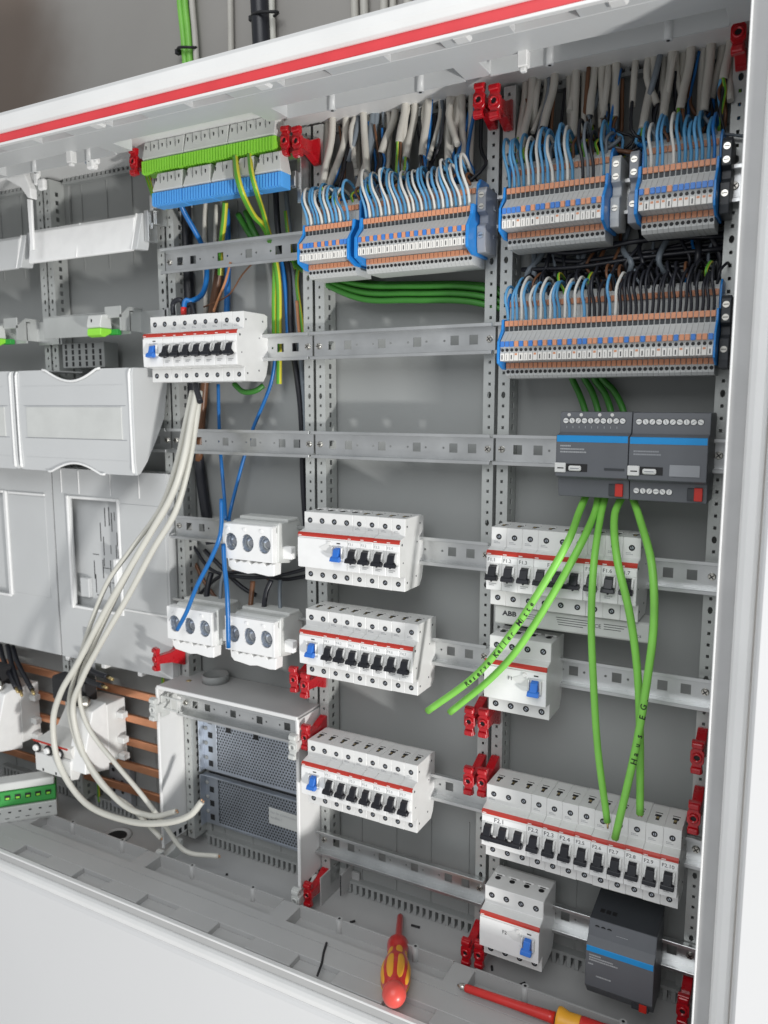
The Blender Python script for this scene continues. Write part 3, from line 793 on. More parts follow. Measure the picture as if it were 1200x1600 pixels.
# ---------------------------------------------------------------- wires arching out of the terminals
WN = {'wire_steelblue': 'muted blue', 'wire_blue': 'light blue', 'wire_white': 'white', 'wire_black': 'black', 'wire_deepblue': 'dark blue', 'wire_brown': 'brown', 'wire_greyish': 'grey', 'wire_orange': 'orange brown', 'wire_earth': 'green and yellow'}
def arch(x, c, m, lean, hgt, where, j, y0=-42.5, zoff=14.5, r=1.65, grp=None):
    if m == 'wire_blue' and random.random() < .35: m = 'wire_steelblue'
    r *= random.uniform(.88, 1.06)
    jx = random.uniform(-3.6, 3.6); jy = random.uniform(-4, 4); hh = hgt*random.uniform(.82, 1.08)
    pts = [(x+TP/2, y0, c+zoff-1), (x+TP/2+lean*.12+jx*.2, y0-2.5, c+zoff+hh*.28), (x+lean*.5+jx*.6, y0-3+jy*.5, c+zoff+hh*.62),
           (x+lean*.9+jx, y0+6+jy, c+zoff+hh*.93), (x+lean+jx, y0+18+jy, c+zoff+hh), (x+lean+jx*1.2, y0+34+jy, c+zoff+hh*.86), (x+lean*.8+jx, y0+54, c+zoff+hh*.45), (x+lean*.8+jx, y0+62, c+zoff+hh*.1)]
    return wire('terminal_wire', pts, r, m, f'{WN[m]} wire, {nth(j+1)} from left, out of {where}', 'wire', grp or f'wires arching out of {where}', n=7, sub=4)
def arches(x0, c, cols, where, lean, hgt, step=1, **kw):
    for i, ch in enumerate(cols):
        if ch == '.': continue
        m = {'B': 'wire_blue', 'W': 'wire_white', 'K': 'wire_black', 'D': 'wire_deepblue', 'N': 'wire_brown', 'G': 'wire_greyish', 'O': 'wire_orange', 'Y': 'wire_earth'}[ch]
        arch(x0+TP*step*i, c, m, lean, hgt, where, i, **kw)
arches(-231, 250, 'BWBBWBWBBWBB', 'the short block in the middle bay', -9, 50)
arches(-150, 250, 'BWBBWBWBWBBWWBWBBWBWBWBWBWBW'[:26], 'the long block in the middle bay', -12, 55)
arches(24, 262, 'BBBBWBWBBWBBWB.KGK.B', 'the upper left block of the right bay', -3, 58)
arches(162, 264, 'BWBB.WBBBBBBD', 'the corner block top right', 1, 47)
arches(25, 126, 'BBBWBWBWBWBBWBW.BKKKKBWKKKKKKKKKKKKKKKKKK', 'the long lower right block', 3, 44)
# second rank, deeper in
random.seed(21)
def rank(x0, x1, n, c, where, cols, hgt, y0=-24, zoff=38):
    for i in range(n):
        x = x0+(x1-x0)*(i+random.uniform(.1, .9))/n
        arch(x, c, random.choice(cols), random.uniform(-9, 9), hgt, where, i, y0=y0, zoff=zoff, r=1.6, grp=f'deeper wires of {where}')
rank(-228, -165, 7, 248, 'the short middle bay block, rear', ['wire_brown', 'wire_earth', 'wire_orange', 'wire_black'], 22)
rank(-148, -20, 14, 248, 'the long middle bay block, rear', ['wire_brown', 'wire_black', 'wire_orange', 'wire_greyish'], 24)
rank(26, 125, 12, 262, 'the upper left right-bay block, rear', ['wire_brown', 'wire_black', 'wire_greyish', 'wire_earth'], 26)
rank(164, 228, 8, 264, 'the corner block, rear', ['wire_brown', 'wire_black', 'wire_greyish', 'wire_orange'], 26)
rank(28, 232, 26, 126, 'the long lower block, rear', ['wire_black', 'wire_black', 'wire_black', 'wire_brown', 'wire_greyish', 'wire_earth'], 30)

# ---------------------------------------------------------------- sheathed cables entering from above
def sheathed(x, y, zend, dx, dy, label, grp, cols, tx, tz, r=4.3, m='sheath_beige'):
    top = (x, y+4, 408); end = (x+dx, y+dy, zend)
    t = thing('sheathed_cable', label, 'cable', end, grp)
    L = Vector(end)
    b = MB().m(m); b.tube([Vector(top)-L, Vector((x+dx*.15, y+3, 408-(408-zend)*.35))-L, Vector((x+dx*.7, y+dy*.6, 408-(408-zend)*.75))-L, Vector((0, 0, 0))], r, 12, 6)
    b.build('sheath', t)
    for k, cm in enumerate(cols):
        a = 2*pi*k/max(1, len(cols)); ox, oy = 2.2*cos(a), 2.2*sin(a)
        tgt = Vector((tx+random.uniform(-10, 10), random.uniform(-6, 16), tz+random.uniform(-6, 8)))-L
        b = MB().m(cm); b.tube([(ox, oy, 1), (ox+random.uniform(-4, 4), oy+random.uniform(-3, 3), -12), (tgt.x*.6+random.uniform(-6, 6), tgt.y*.5-4, tgt.z*.6), tgt], 1.6, 7, 5, cm == 'wire_earth')
        b.build('core_wire', t)
random.seed(5)
CC = [['wire_black', 'wire_brown', 'wire_blue', 'wire_earth'], ['wire_brown', 'wire_blue', 'wire_earth'], ['wire_black', 'wire_greyish', 'wire_brown', 'wire_blue', 'wire_earth'], ['wire_black', 'wire_brown', 'wire_greyish'], ['wire_deepblue', 'wire_brown', 'wire_black']]
mid = [(-232, 6, 330, -2, 0), (-219, -4, 318, -8, -8), (-204, 4, 300, -22, -14), (-196, 16, 330, 6, -6), (-185, 18, 322, 6, 2), (-178, 0, 318, 14, -10), (-166, 12, 306, -22, -8), (-160, 20, 320, 4, 4), (-150, 16, 340, 0, 0), (-138, 8, 350, -14, -6), (-128, 16, 325, -2, 2), (-120, -2, 356, -4, -4), (-110, 4, 338, -6, -8), (-100, 16, 330, 6, 0), (-90, -2, 336, -3, -6), (-76, 14, 326, 8, 2), (-66, 4, 326, 3, -6), (-60, 18, 310, 4, 4), (-52, 6, 322, 6, 0), (-42, 12, 318, 2, -4)]
for i, (x, y, ze, dx, dy) in enumerate(mid):
    sheathed(x, y, ze, dx, dy, f'{nth(i+1)} beige cable from the left coming down at the top of the middle bay', 'beige cables at the top of the middle bay', CC[i % 5], x+dx*1.5, 288)
rt = [(24, 6, 340, -2, -6), (34, -2, 318, -8, -10), (46, 12, 330, 4, -4), (58, 0, 345, -8, -6), (70, 14, 330, 6, 0), (80, 2, 330, 2, -6), (92, 14, 345, 4, 0), (98, 4, 350, 0, -6), (106, 6, 352, 6, -6), (114, 12, 330, 6, -2), (121, 4, 345, 2, -4)]
for i, (x, y, ze, dx, dy) in enumerate(rt):
    sheathed(x, y, ze, dx, dy, f'{nth(i+1)} beige cable from the left above the upper left block of the right bay', 'beige cables at the top of the right bay, left group', CC[(i+1) % 5], x+dx*1.5, 302)
rt = [(158, 8, 328, -6, -10), (166, 14, 345, 4, -4), (176, 4, 335, -4, -8), (186, 12, 350, 2, -2), (194, 2, 340, -6, -8), (204, 12, 330, 2, -4), (212, 4, 335, -2, -8), (222, 14, 350, -8, -4), (230, 4, 362, -4, -6), (237, 12, 370, 0, -6)]
for i, (x, y, ze, dx, dy) in enumerate(rt):
    sheathed(x, y, ze, dx, dy, f'{nth(i+1)} beige cable from the left above the corner block top right', 'beige cables at the top of the right bay, right group', CC[(i+2) % 5], x+dx*1.5, 306)
random.seed(41)
for i in range(30):
    side = i % 2
    x = random.uniform(-225, -32) if side else random.uniform(28, 236); ze = random.uniform(308, 352) if side else random.uniform(330, 362)
    wire('thin_cable', [(x, 14, 408), (x+random.uniform(-4, 4), random.uniform(-2, 14), 380), (x+random.uniform(-12, 12), random.uniform(-8, 8), ze)], random.uniform(2.6, 3.8), random.choice(['sheath_beige', 'sheath_beige', 'wire_greyish']),
         f'{nth(i//2+1)} thinner sheath between the thick beige cables of the {"middle" if side else "right"} bay', 'cable', 'thinner sheaths at the top', n=9, sub=4)
random.seed(31)
for i in range(46):
    side = i % 2
    x = random.uniform(-235, -30) if side else random.uniform(24, 236); zt = random.uniform(318, 350); zb = 288 if side else 304
    m = random.choice(['wire_black', 'wire_black', 'wire_black', 'wire_brown', 'wire_greyish', 'wire_deepblue'])
    wire('loose_core', [(x, random.uniform(2, 24), zt+60), (x+random.uniform(-8, 8), random.uniform(-8, 18), zt), (x+random.uniform(-22, 22), random.uniform(-12, 12), (zt+zb)/2), (x+random.uniform(-26, 26), random.uniform(-16, 8), zb)], random.choice([1.5, 1.7, 2.2]), m,
         f'{nth(i//2+1)} thin {WN[m]} core among the cables at the top of the {"middle" if side else "right"} bay', group='thin cores between the top cables', n=7, sub=4)
# dark bundle between the right-hand terminal blocks
random.seed(11)
for i in range(22):
    x = 34+i*9.4; z0 = 215+random.uniform(-4, 8); m = random.choice(['wire_black', 'wire_black', 'wire_black', 'wire_deepblue', 'wire_greyish', 'wire_brown'])
    wire('bundled_wire', [(x, 24, z0+26), (x+random.uniform(-6, 6), 10, z0), (x+random.uniform(-12, 12), 4+random.uniform(-8, 6), 196), (x+random.uniform(-10, 10), 14, 176), (x+random.uniform(-6, 6), 22, 150)], random.choice([1.7, 2.4, 3.2]), m,
         f'{nth(i+1)} {WN[m]} wire running down between the two levels of right bay terminals', group='dark wires behind the right bay terminals', n=7, sub=4)
for i in range(9):
    z0 = 188+i*4.2; y0 = 2+random.uniform(0, 20)
    wire('bundled_wire', [(30+random.uniform(-6, 30), y0, z0+random.uniform(-5, 5)), (90, y0-4, z0-4+random.uniform(-4, 4)), (160, y0, z0+random.uniform(-4, 4)), (236, y0+3, z0+random.uniform(-6, 10))], 2.6, 'wire_black',
         f'{nth(i+1)} black wire from below lying across between the right bay terminal levels', group='black wires lying across the right bay', n=7, sub=4)

# ---------------------------------------------------------------- comb-fronted PE and N terminal strips
def comb_strip(x0, w_, z, y, label, col, grp, name='earth_terminal', ry=0, tp=1.2):
    t = thing(name, label, 'terminal', (x0, y, z), grp)
    b = MB().m('pe_white'); b.prism([(4, -2), (-12, -2), (-14, 0), (-9, 22), (-4, 24), (8, 24), (8, -2)], .2, w_-.2, 'x')
    b.v = [((x if z_ < 5 else tp+(x-.2)*(w_-2*tp)/(w_-.4)), y_, z_) for x, y_, z_ in b.v]; b.build('upper_housing', t, bevel=.5)
    b = MB().m('pe_white'); k = 0
    n = max(1, int(w_/12.2)); p = w_/n
    if tp < 3:
        for i in range(n): b.box(i*p+2, i*p+8.2, -8, 4, 24.1, 31, .5)
        b.build('screw_tower', t, kind='stuff')
    for i in range(n): obj('screw_slot', MB().m('hole_black').box(-.7, .7, -.3, .25, -3.4, 3.4).mesh('screw_slot'), t, (i*p+5.5, -11.0, 13))
    for i in range(1, n): obj('joint_line', MB().m('entry_dark').box(-.25, .25, -.2, .2, -11, 10).mesh('joint_line'), t, (i*p, -11.9, 11))
    b = MB().m(col); b.box(.2, w_-.2, -12, 6, -20, -2.1, .5)
    f = max(3, int(w_/4.3)); q = w_/f
    for i in range(f): b.prism([(-12, -2.6), (-15.5, -3.6), (-16, -19), (-12, -20.4)], i*q+.9, i*q+q-.5, 'x')
    b.build('comb_front', t, bevel=0)
    return t
for i, x in enumerate((-489, -416, -343)):
    comb_strip(x+0, 72.2, 377, -36, ['long green earth terminal strip at the left end of the green row', 'long green earth terminal strip in the middle of the green row', 'green earth terminal strip at the right end of the green row beside the red clips'][i], 'pe_green', 'green earth terminal strips')
for i, (x, w_) in enumerate(((-463, 52), (-410, 46), (-363, 36), (-326, 30), (-295, 40))):
    comb_strip(x, w_, 331, -46, 'blue neutral terminal strip, ' + ['leftmost below the green row', 'second from the left below the green row', 'partly behind the left green and yellow cable', 'between the two green and yellow cables', 'at the right end below the red clips'][i], 'n_blue', 'blue neutral terminal strips', 'neutral_terminal', tp=5.5)
b = MB().m('zinc'); b.box(-496, -255, -22, -19, 352, 366, .4); b.box(-500, -494, -22, -1, 300, 380, .5); b.box(-258, -252, -22, -1, 300, 380, .5); b.box(-496, -255, -32, -29, 318, 330, .4); b.box(-497, -491, -31, -19, 316, 336, .4); b.box(-260, -254, -31, -19, 316, 336, .4)
tag(b.build('terminal_bracket', origin=(-500, 0, 300)), 'steel bracket bar holding the green and blue terminal strips', 'bracket')

# ================================================================ plastic hood covers (left)
def hood(x0, x1, label):
    t = thing('hood_cover', label, 'cover', (x0, 0, -47), 'grey plastic hood covers')
    W = x1-x0; H = 149; cx = W/2; n = 18
    def front_y(z): return -71 - 2.5*sin(pi*z/H)
    # front sheet with a dip in its top edge and an arch in its bottom edge
    xs = sorted(set([6+ (W-12)*i/44 for i in range(45)]))
    top = lambda x: H - (17*max(0, cos(pi*(x-cx)/110)) if abs(x-cx) < 55 else 0)
    bot = lambda x: (14*max(0, cos(pi*(x-cx)/104)) if abs(x-cx) < 52 else 0)
    v = []; f = []
    for x in xs:
        for k in range(7):
            z = bot(x)+(top(x)-bot(x))*k/6; v.append((x, front_y(z), z))
    for x in xs:
        for k in range(7):
            z = bot(x)+(top(x)-bot(x))*k/6; v.append((x, front_y(z)+2, z))
    N = len(xs)*7
    for i in range(len(xs)-1):
        for k in range(6):
            a = i*7+k; f += [(a, a+7, a+8, a+1), (N+a, N+a+1, N+a+8, N+a+7)]
        a = i*7; f += [(a, N+a, N+a+7, a+7), (a+6, a+13, N+a+13, N+a+6)]
    b = MB().m('cover_plastic')._add(v, f); b.build('front_sheet', t)
    for s, xx in ((0, 0), (1, W-7)):
        b = MB().m('cover_plastic')
        prof = [(-71, 0), (-73, 20), (-73.6, H/2), (-72.6, H-6), (-70, H), (-3, H+2), (-5, H-20), (-14, H-70), (-30, 50), (-50, 18), (-64, 2)]
        b.prism(prof, xx, xx+7, 'x'); b.build('side_cheek', t, bevel=.8)
        b = MB().m('face_plastic'); b.prism([(-73.4, 3), (-75.2, 6), (-75.4, H-8), (-72.5, H-1), (-70, H-1), (-70, 3)], xx+1, xx+3.2, 'x'); b.build('edge_rib', t, bevel=.5)
    b = MB().m('cover_plastic')
    b.box(6, cx-57, -70, -2, H-2, H, .3); b.build('top_flange', t); b = MB().m('cover_plastic'); b.box(cx+57, W-6, -70, -2, H-2, H, .3); b.build('top_flange', t)
    for nm, fn, sg in (('rim_lip', top, 1), ('rim_lip', bot, -1)):
        pts = [(cx-60+120*i/16, -73.2, fn(cx-60+120*i/16)+.3*sg) for i in range(17)]
        b = MB().m('face_plastic'); b.tube(pts, 1.7, 8, 2); b.build(nm, t)
    for z, a, c in ((126, 12, W-18), (97, 16, W-14), (49, 16, W-14), (20, 16, W-14)):
        b = MB().m('button_grey' if z in (97, 49) else 'cover_plastic'); b.box(a, c, front_y(z)-.35, front_y(z)+.3, z-.35, z+.35, 0); b.build('groove_line', t)
    b = MB().m('pe_white'); b.box(22, W-22, -74.6, -72.9, 50, 95, .3); b.build('label_field', t)
    return t
hood(-744, -501, 'large grey plastic hood cover with arched cutouts left of the white breaker row')
hood(-995, -751, 'grey plastic hood cover cut off by the left picture edge')

# front plates below the hoods
def front_plate(x0, x1, z0, z1, label, wins):
    t = thing('front_plate', label, 'cover', (x0, 0, z0), 'grey front plates under the hoods')
    W = x1-x0; H = z1-z0
    b = MB().m('cover_plastic')
    wins = sorted(wins)
    xs = [0]
    for a, c, z_0, z_1 in wins:
        b.box(xs[-1], a, -14, -10, 0, H); b.box(a, c, -14, -10, 0, z_0); b.box(a, c, -14, -10, z_1, H); xs.append(c)
    b.box(xs[-1], W, -14, -10, 0, H)
    b.build('plate', t)
    b = MB().m('cover_plastic'); b.box(0, W, -10, 20, H-1.5, H, .4); b.box(W-3, W, -10, 22, 0, H, .4); b.build('rear_flange', t)
    for a, c, z_0, z_1 in wins:
        b = MB().m('face_plastic'); e = 4.5
        b.box(a-e, a+.2, -18.5, -12, z_0-e, z_1+e, .9); b.box(c-.2, c+e, -16, -12, z_0-e, z_1+e, .9); b.box(a, c, -17, -12.2, z_1, z_1+e, .9); b.box(a, c, -16, -12.2, z_0-e, z_0, .9)
        b.build('window_frame', t)
    return t
fp = front_plate(-748, -503, -362, -49, 'grey front plate with a tall window below the large hood cover', [(38, 143, 91, 266)])
b = MB().m('cover_plastic'); b.box(4, 190, 2, 5, 80, 276); b.build('inner_plate', fp)
random.seed(3)
for i in range(22):
    x = 46+random.uniform(0, 84); z = 104+random.uniform(0, 130); w_, h_ = random.choice([(1.2, 22), (1, 14), (14, 1), (1.4, 30)])
    b = MB().m('hole_black'); b.box(x, x+w_, 1.6, 2.1, z, z+h_); b.build('slot', fp)
for i in range(1):
    b = MB().m('cover_plastic'); b.box(42+i*26, 62+i*26, -6, 2, 104+i*38, 136+i*38, 1.2); b.build('inner_boss', fp)
b = MB().m('face_plastic'); b.box(139, 148, -24, -14, 130, 178, 1.4); b.build('latch', fp)
for a in (20, 60, 130, 190):
    b = MB().m('face_plastic'); b.box(a, a+1.6, -15.2, -13.8, 274, 311, .4); b.build('rib', fp)
b = MB().m('face_plastic'); b.box(150, 243, -15.8, -13.8, 96, 99, .5); b.build('panel_step', fp)
b = MB().m('cover_plastic'); b.box(150, 241, -14.9, -13.9, 101, 264, .4); b.build('panel_field', fp)
fp2 = front_plate(-1000, -752, -362, -49, 'grey front plate at the left picture edge with two tall windows', [(60, 128, 91, 266)])
b = MB().m('cover_plastic'); b.box(55, 133, -6, -3, 85, 272); b.box(142, 232, -14.9, -13.9, 96, 264, .4); b.build('inner_plate', fp2)
b = MB().m('face_plastic'); b.box(134, 138, -18, -13.8, 90, 270, 1); b.build('window_frame', fp2); b = MB().m('face_plastic'); b.box(142, 233, -17, -13.8, 266, 270, 1); b.build('window_frame', fp2)
for k, (x0, lab) in enumerate(((-744, 'grey plastic foot tab under the front plate, beside the copper bars'), )):
    for j, dx in enumerate((6, 90, 170)):
        b = MB().m('face_plastic'); b.box(dx, dx+9, -14, 0, -7, 0, 1); b.build('foot_tab', fp)

# flap covers higher up
def flap(x0, x1, label, zc=288, y=-34):
    t = thing('flap_cover', label, 'cover', (x0, y, zc), 'light grey flap covers')
    W = x1-x0
    b = MB().m('face_plastic' if W < 235 and x0 > -800 else 'cover_plastic'); b.prism([(-8, -23), (-5, -25), (-2, -22), (3, 20), (8, 25), (4, 26.5), (-2, 21)], 0, W-14, 'x'); b.build('flap_sheet', t, bevel=.8)
    b = MB().m('cover_plastic'); b.prism([(-10, -24), (12, -22), (24, 25), (3, 27)], W-13, W-3, 'x'); b.build('end_cheek', t, bevel=.8)
    b = MB().m('face_plastic'); b.prism([(-10.5, -24), (-7.5, -24), (5, 27), (1.5, 27)], W-15, W-12.5, 'x'); b.build('seam_rib', t, bevel=.4); b = MB().m('face_plastic'); b.prism([(-9.4, -24), (-6, -24), (5, 26), (1, 26)], W*.45, W*.45+2, 'x'); b.build('seam_rib', t, bevel=.4)
    b = MB().m('zinc'); b.box(W-2, W+6, 4, 22, -12, 30, .8); b.box(W-6, W+8, 10, 14, 6, 14, .5); b.build('hinge_bracket', t)
    return t
flap(-738, -508, 'long light grey flap cover with a central seam below the ceiling combs')
flap(-1000, -756, 'light grey flap cover cut off by the left picture edge', 284, -30)
# carrier rails with green earth pieces
def carrier(x0, x1, z, label, gx):
    t = thing('carrier_rail', label, 'rail', (x0, 0, z))
    W = x1-x0
    b = MB().m('upright_paint'); b.box(0, W, -30, -28, -18, 14, .3); b.box(0, W, -30, -22, 13, 15, .3); b.build('rail_body', t)
    b = MB().m('zinc'); b.box(W-1, W+50, -8, -6.5, -20, 16, .3); b.box(W+46, W+52, -8, 0, -20, 18, .5); b.build('rear_rail', t)
    b = MB().m('upright_paint'); b.prism([(-46, -14), (-46, 8), (-30, 20), (-4, 20), (-4, -14)], W-3, W, 'x'); b.box(W-32, W, -46, -44.5, 4, 20, .3); b.build('corner_bracket', t)
    g = thing('earth_clip', 'single white and green earth terminal ' + ('on the rail left of the white breakers' if x0 > -800 else 'at the left picture edge above the hood'), 'terminal', (gx, -46, z-10), 'single earth terminals')
    b = MB().m('pe_white'); b.prism([(8, 0), (-12, 0), (-14, 3), (-10, 18), (6, 20)], 0, 28, 'x'); b.build('upper_housing', g, bevel=1)
    b = MB().m('pe_green'); b.prism([(8, -.5), (-13, -.5), (-14, -10), (-6, -13), (8, -6)], .5, 28, 'x'); b.build('comb_front', g, bevel=1)
    b = MB().m('pe_darkgreen'); b.box(20, 40, 6, 14, -9, -1, .5); b.build('clip_foot', g)
    b = MB().m('hole_black'); b.box(9, 10.4, -13.4, -12, 8, 12); b.build('screw_slot', g)
carrier(-728, -545, 170, 'steel carrier rail running left of the white breaker row above the hood', -600)
carrier(-980, -768, 165, 'steel carrier rail cut off at the left picture edge', -834)
# perforated plastic holder
t = thing('perforated_holder', 'small grey perforated plastic block hanging under the carrier rail', 'holder', (-718, 0, 108))
b = MB().m('cabinet_grey'); b.box(0, 92, -6, 22, 0, 38, .8); b.build('block', t)
for i in range(6):
    for j in range(4):
        if i == 5 and j > 2: continue
        b = MB().m('hole_black'); b.box(-2.2, 2.2, -.4, 0, -3.4, 3.4); b.build('slot', t, loc=(9+i*15, -6, 6+j*9))

# white hanging parts under the top frame, left
HG = (-716+400, -60, 372+115)
b = MB().m('face_plastic'); b.prism([(-78, 8), (-40, 14), (0, -6), (14, -22), (22, -24), (22, -10), (10, 14), (-6, 26), (-78, 26)], -6, 6, 'y'); b.build('hinge_arm', cab, loc=HG, bevel=1.5)
b = MB().m('face_plastic'); b.box(26, 36, -4, 4, -6, 30, 2); b.box(34, 48, -4, 4, -14, 2, 2); b.prism([(8, -22), (17, -24), (16, -95), (9, -95)], -2, 2, 'y'); b.build('hinge_hook', cab, loc=HG, bevel=.8)
t = thing('white_catch', 'small white catch under the top frame left of the green terminals', 'catch', (-566, -66, 386))
b = MB().m('face_plastic'); b.box(-6, 8, -6, 6, -16, 0, 2.5); b.box(4, 14, -4, 4, -10, 4, 2); b.build('catch_body', t, bevel=.5)
b = MB().m('zinc_dark'); b.box(-10, -4, -4, 4, -8, 10, 1); b.build('pin', t)

# ================================================================ busbar bay
random.seed(4)
for i, z in enumerate((-410, -453, -494, -536, -578)):
    b = MB().m('copper_bar'); b.box(-1000, -503, 4, 10, z-6.5, z+6.5, .8)
    tag(b.build('busbar', origin=(-750, 7, z)), ['topmost copper busbar', 'second copper busbar from the top', 'middle copper busbar', 'fourth copper busbar from the top', 'lowest copper busbar'][i] + ' behind the white load switch', 'busbar', 'copper busbars')
for x, col in ((-724, 'pe_darkgreen'), (-560, 'wire_earth')):
    m = 'wire_earth'
    wire('earth_wire', [(x, 22, -300), (x+2, 20, -420), (x, 24, -520), (x+3, 22, -630)], 2.6, m, 'green and yellow earth wire behind the copper bars, ' + ('left of the load switch' if x < -700 else 'right of the load switch'), group='earth wires behind the copper bars', n=8)
def switch(x, z, label, s=1.0):
    t = thing('load_switch', label, 'switch', (x, 0, z), 'white load switches on the copper bars')
    b = MB().m('breaker_plastic'); b.box(34, 118, -34, 4, -98, 0, 1.2); b.build('base', t)
    b = MB().m('cream_plastic'); b.prism([(-34, -10), (-50, -46), (-84, -60), (-84, -66), (-78, -84), (-40, -108), (-34, -108)], 10, 92, 'x'); b.v = [(x+max(0, 70+y_)*.5*(x < 50), y_, z_) for x, y_, z_ in b.v]; b.build('housing', t, bevel=1)
    b = MB().m('face_plastic'); b.prism([(-34, 4), (-62, -2), (-78, -56), (-82, -96), (-34, -108)], 84, 118, 'x'); b.build('side_block', t, bevel=1.2)
    b = MB().m('stripe_red'); b.box(4.5, 84, -85.2, -83.6, -63.5, -60.5, .4); b.build('red_line', t)
    for i in range(3):
        b = MB().m('hole_black'); b.cyl((0, 0, 0), 8, -2.4, 'y', 16); b.m('face_plastic').cyl((0, -2.4, 0), 5.6, -4, 'y', 16, r2=4.4); b.build('fuse_knob', t, loc=(14+i*26, -84, -72))
    b = MB().m('breaker_plastic'); b.prism([(-80, -80), (-84, -82), (-84, -112), (-70, -116), (-60, -100)], 6, 88, 'x'); b.build('front_apron', t, bevel=.8)
    for i in range(3): obj('latch_hole', MB().m('hole_black').box(-1.6, 1.6, -.4, 0, -2, 2).mesh('latch_hole'), t, (24+i*30, -84.1, -108))
    for i in range(3):
        for zz in (-24, -66): 
            pass
    for zz in (-22, -64, -92):
        b = MB().m('breaker_plastic'); b.box(118, 132, -16, -4, zz-6, zz+4, 1); b.build('side_hook', t)
    b = MB().m('black_rubber'); b.box(8, 84, -48, -20, -6, 34, 3); b.build('cable_terminal_block', t)
    b = MB().m('screw_steel'); b.lathe([(0, 9), (3, 10), (8, 10), (9, 7), (18, 6.4), (18.5, 4)], (92, -52, 6), (.2, -1, .25), 18); b.build('clamp_bolt', t)
    b = MB().m('hole_black'); b.lathe([(0, 4.2), (.6, 4.2)], (95.9, -71, 10.6), (.2, -1, .25), 6); b.build('bolt_socket', t)
    return t
switch(-745, -418, 'white load switch with three knobs in front of the copper bars')
switch(-955, -428, 'white load switch cut off by the left picture edge beside dark cables')
b = MB().m('zinc'); b.plate(0, 22, -120, 0, -16, 1.6, [(11, -14, 'o', 6, 6), (11, -40, 'o', 4, 4)]); me = b.mesh('bracket_strip')
tag(obj('bracket_strip', me, None, (-692, 0, -306)), 'pale steel strip hanging from the front plate above the load switch', 'bracket')
def dark_lead(pts, label, ends=True, r=4.2, m='wire_black'):
    t = thing('dark_lead', label, 'cable', pts[0], 'dark leads with bare brass ends'); L = Vector(pts[0])
    b = MB().m(m); b.tube([Vector(p)-L for p in pts], r, 10, 6); b.build('insulation', t)
    d = (Vector(pts[-1])-Vector(pts[-2])).normalized()
    b = MB().m('brass'); b.lathe([(-2, 2.6), (12, 2.6), (15, 1.6)], Vector(pts[-1])-L, d, 10); b.build('bare_end', t)
dark_lead([(-941.2, 8.0, -379.1), (-907.4, -10.0, -397.2), (-823.1, -50.0, -419.8)], 'dark lead hanging at the far left, outermost of three')
dark_lead([(-919.6, 8.0, -375.9), (-886.8, -10.0, -398.6), (-812.0, -50.0, -423.4)], 'dark lead hanging at the far left, between the other two')
dark_lead([(-905.6, 8.0, -376.1), (-869.5, -10.0, -395.8), (-787.9, -46.0, -418.2)], 'dark lead hanging at the far left, ending nearest the load switch')
dark_lead([(-702.8, -10.0, -351.5), (-654.2, -40.0, -361.5), (-608.2, -46.0, -365.4)], 'upper dark lead above the load switch with a bare end pointing right')
dark_lead([(-712.1, -10.0, -374.8), (-662.9, -40.0, -380.9), (-613.6, -52.0, -378.8)], 'lower dark lead above the load switch ending beside the bright bolt')
# green terminal at lower left
t = thing('earth_terminal_row', 'large green and white earth terminal at the lower left picture edge', 'terminal', (-735, -50, -616), rot=(0, 0, radians(48)))
b = MB().m('pe_white'); b.prism([(-20, 0), (-24, 6), (-24, 30), (14, 30), (14, 0)], -172, 0, 'x'); b.build('lower_housing', t, bevel=1)
b = MB().m('pe_darkgreen'); b.prism([(-20, 30.5), (-23, 34), (-18, 54), (12, 54), (12, 30.5)], -172, -1, 'x'); b.build('green_front', t, bevel=.8)
b = MB().m('pe_white'); b.prism([(-15, 54.5), (-12, 66), (10, 69), (10, 54.5)], -172, -3, 'x'); b.build('upper_housing', t, bevel=1)
for i in range(9):
    b = MB().m('hole_black'); b.box(-4.2, 4.2, -.8, 0, -4, 4, .3); b.m('pe_green').box(-2.6, 2.6, -1.3, -.7, -2.4, .6); b.build('wire_entry', t, loc=(-12-i*15, -20.4, 45))
for i in range(9): obj('latch_hole', MB().m('hole_black').box(-2, 2, -.4, 0, -1, 1).mesh('latch_hole'), t, (-10-i*15, -24.1, 22))
for i in range(9): obj('latch_hole', MB().m('hole_black').box(-3, 3, -.4, 0, -.4, .4).mesh('latch_hole'), t, (-14-i*15, -24.1, 12))
b = MB().m('button_grey'); b.box(-688, -640, 18, 30, -628, -540, 1)
for i in range(2):
    for j in range(4): b.m('hole_black').cyl((-678+i*20, 17.9, -560-j*18), 3.5, -.3, 'y', 10)
tag(b.build('perforated_plate', origin=(-688, 24, -628)), 'small dark grey perforated strip below the load switch', 'plate')
# round knock-out in the floor
t = thing('floor_grommet', 'round cable grommet in the cabinet floor below the copper bars', 'grommet', (-622, -32, ZF))
b = MB().m('tray_grey'); b.lathe([(0, 24), (2.5, 24), (3, 22), (3, 19), (.6, 18)], (0, 0, 0), (0, 0, 1), 32); b.build('rim', t)
b = MB().m('hole_black'); b.cyl((0, 0, .8), 16.5, .2, 'z', 28); b.build('opening', t)

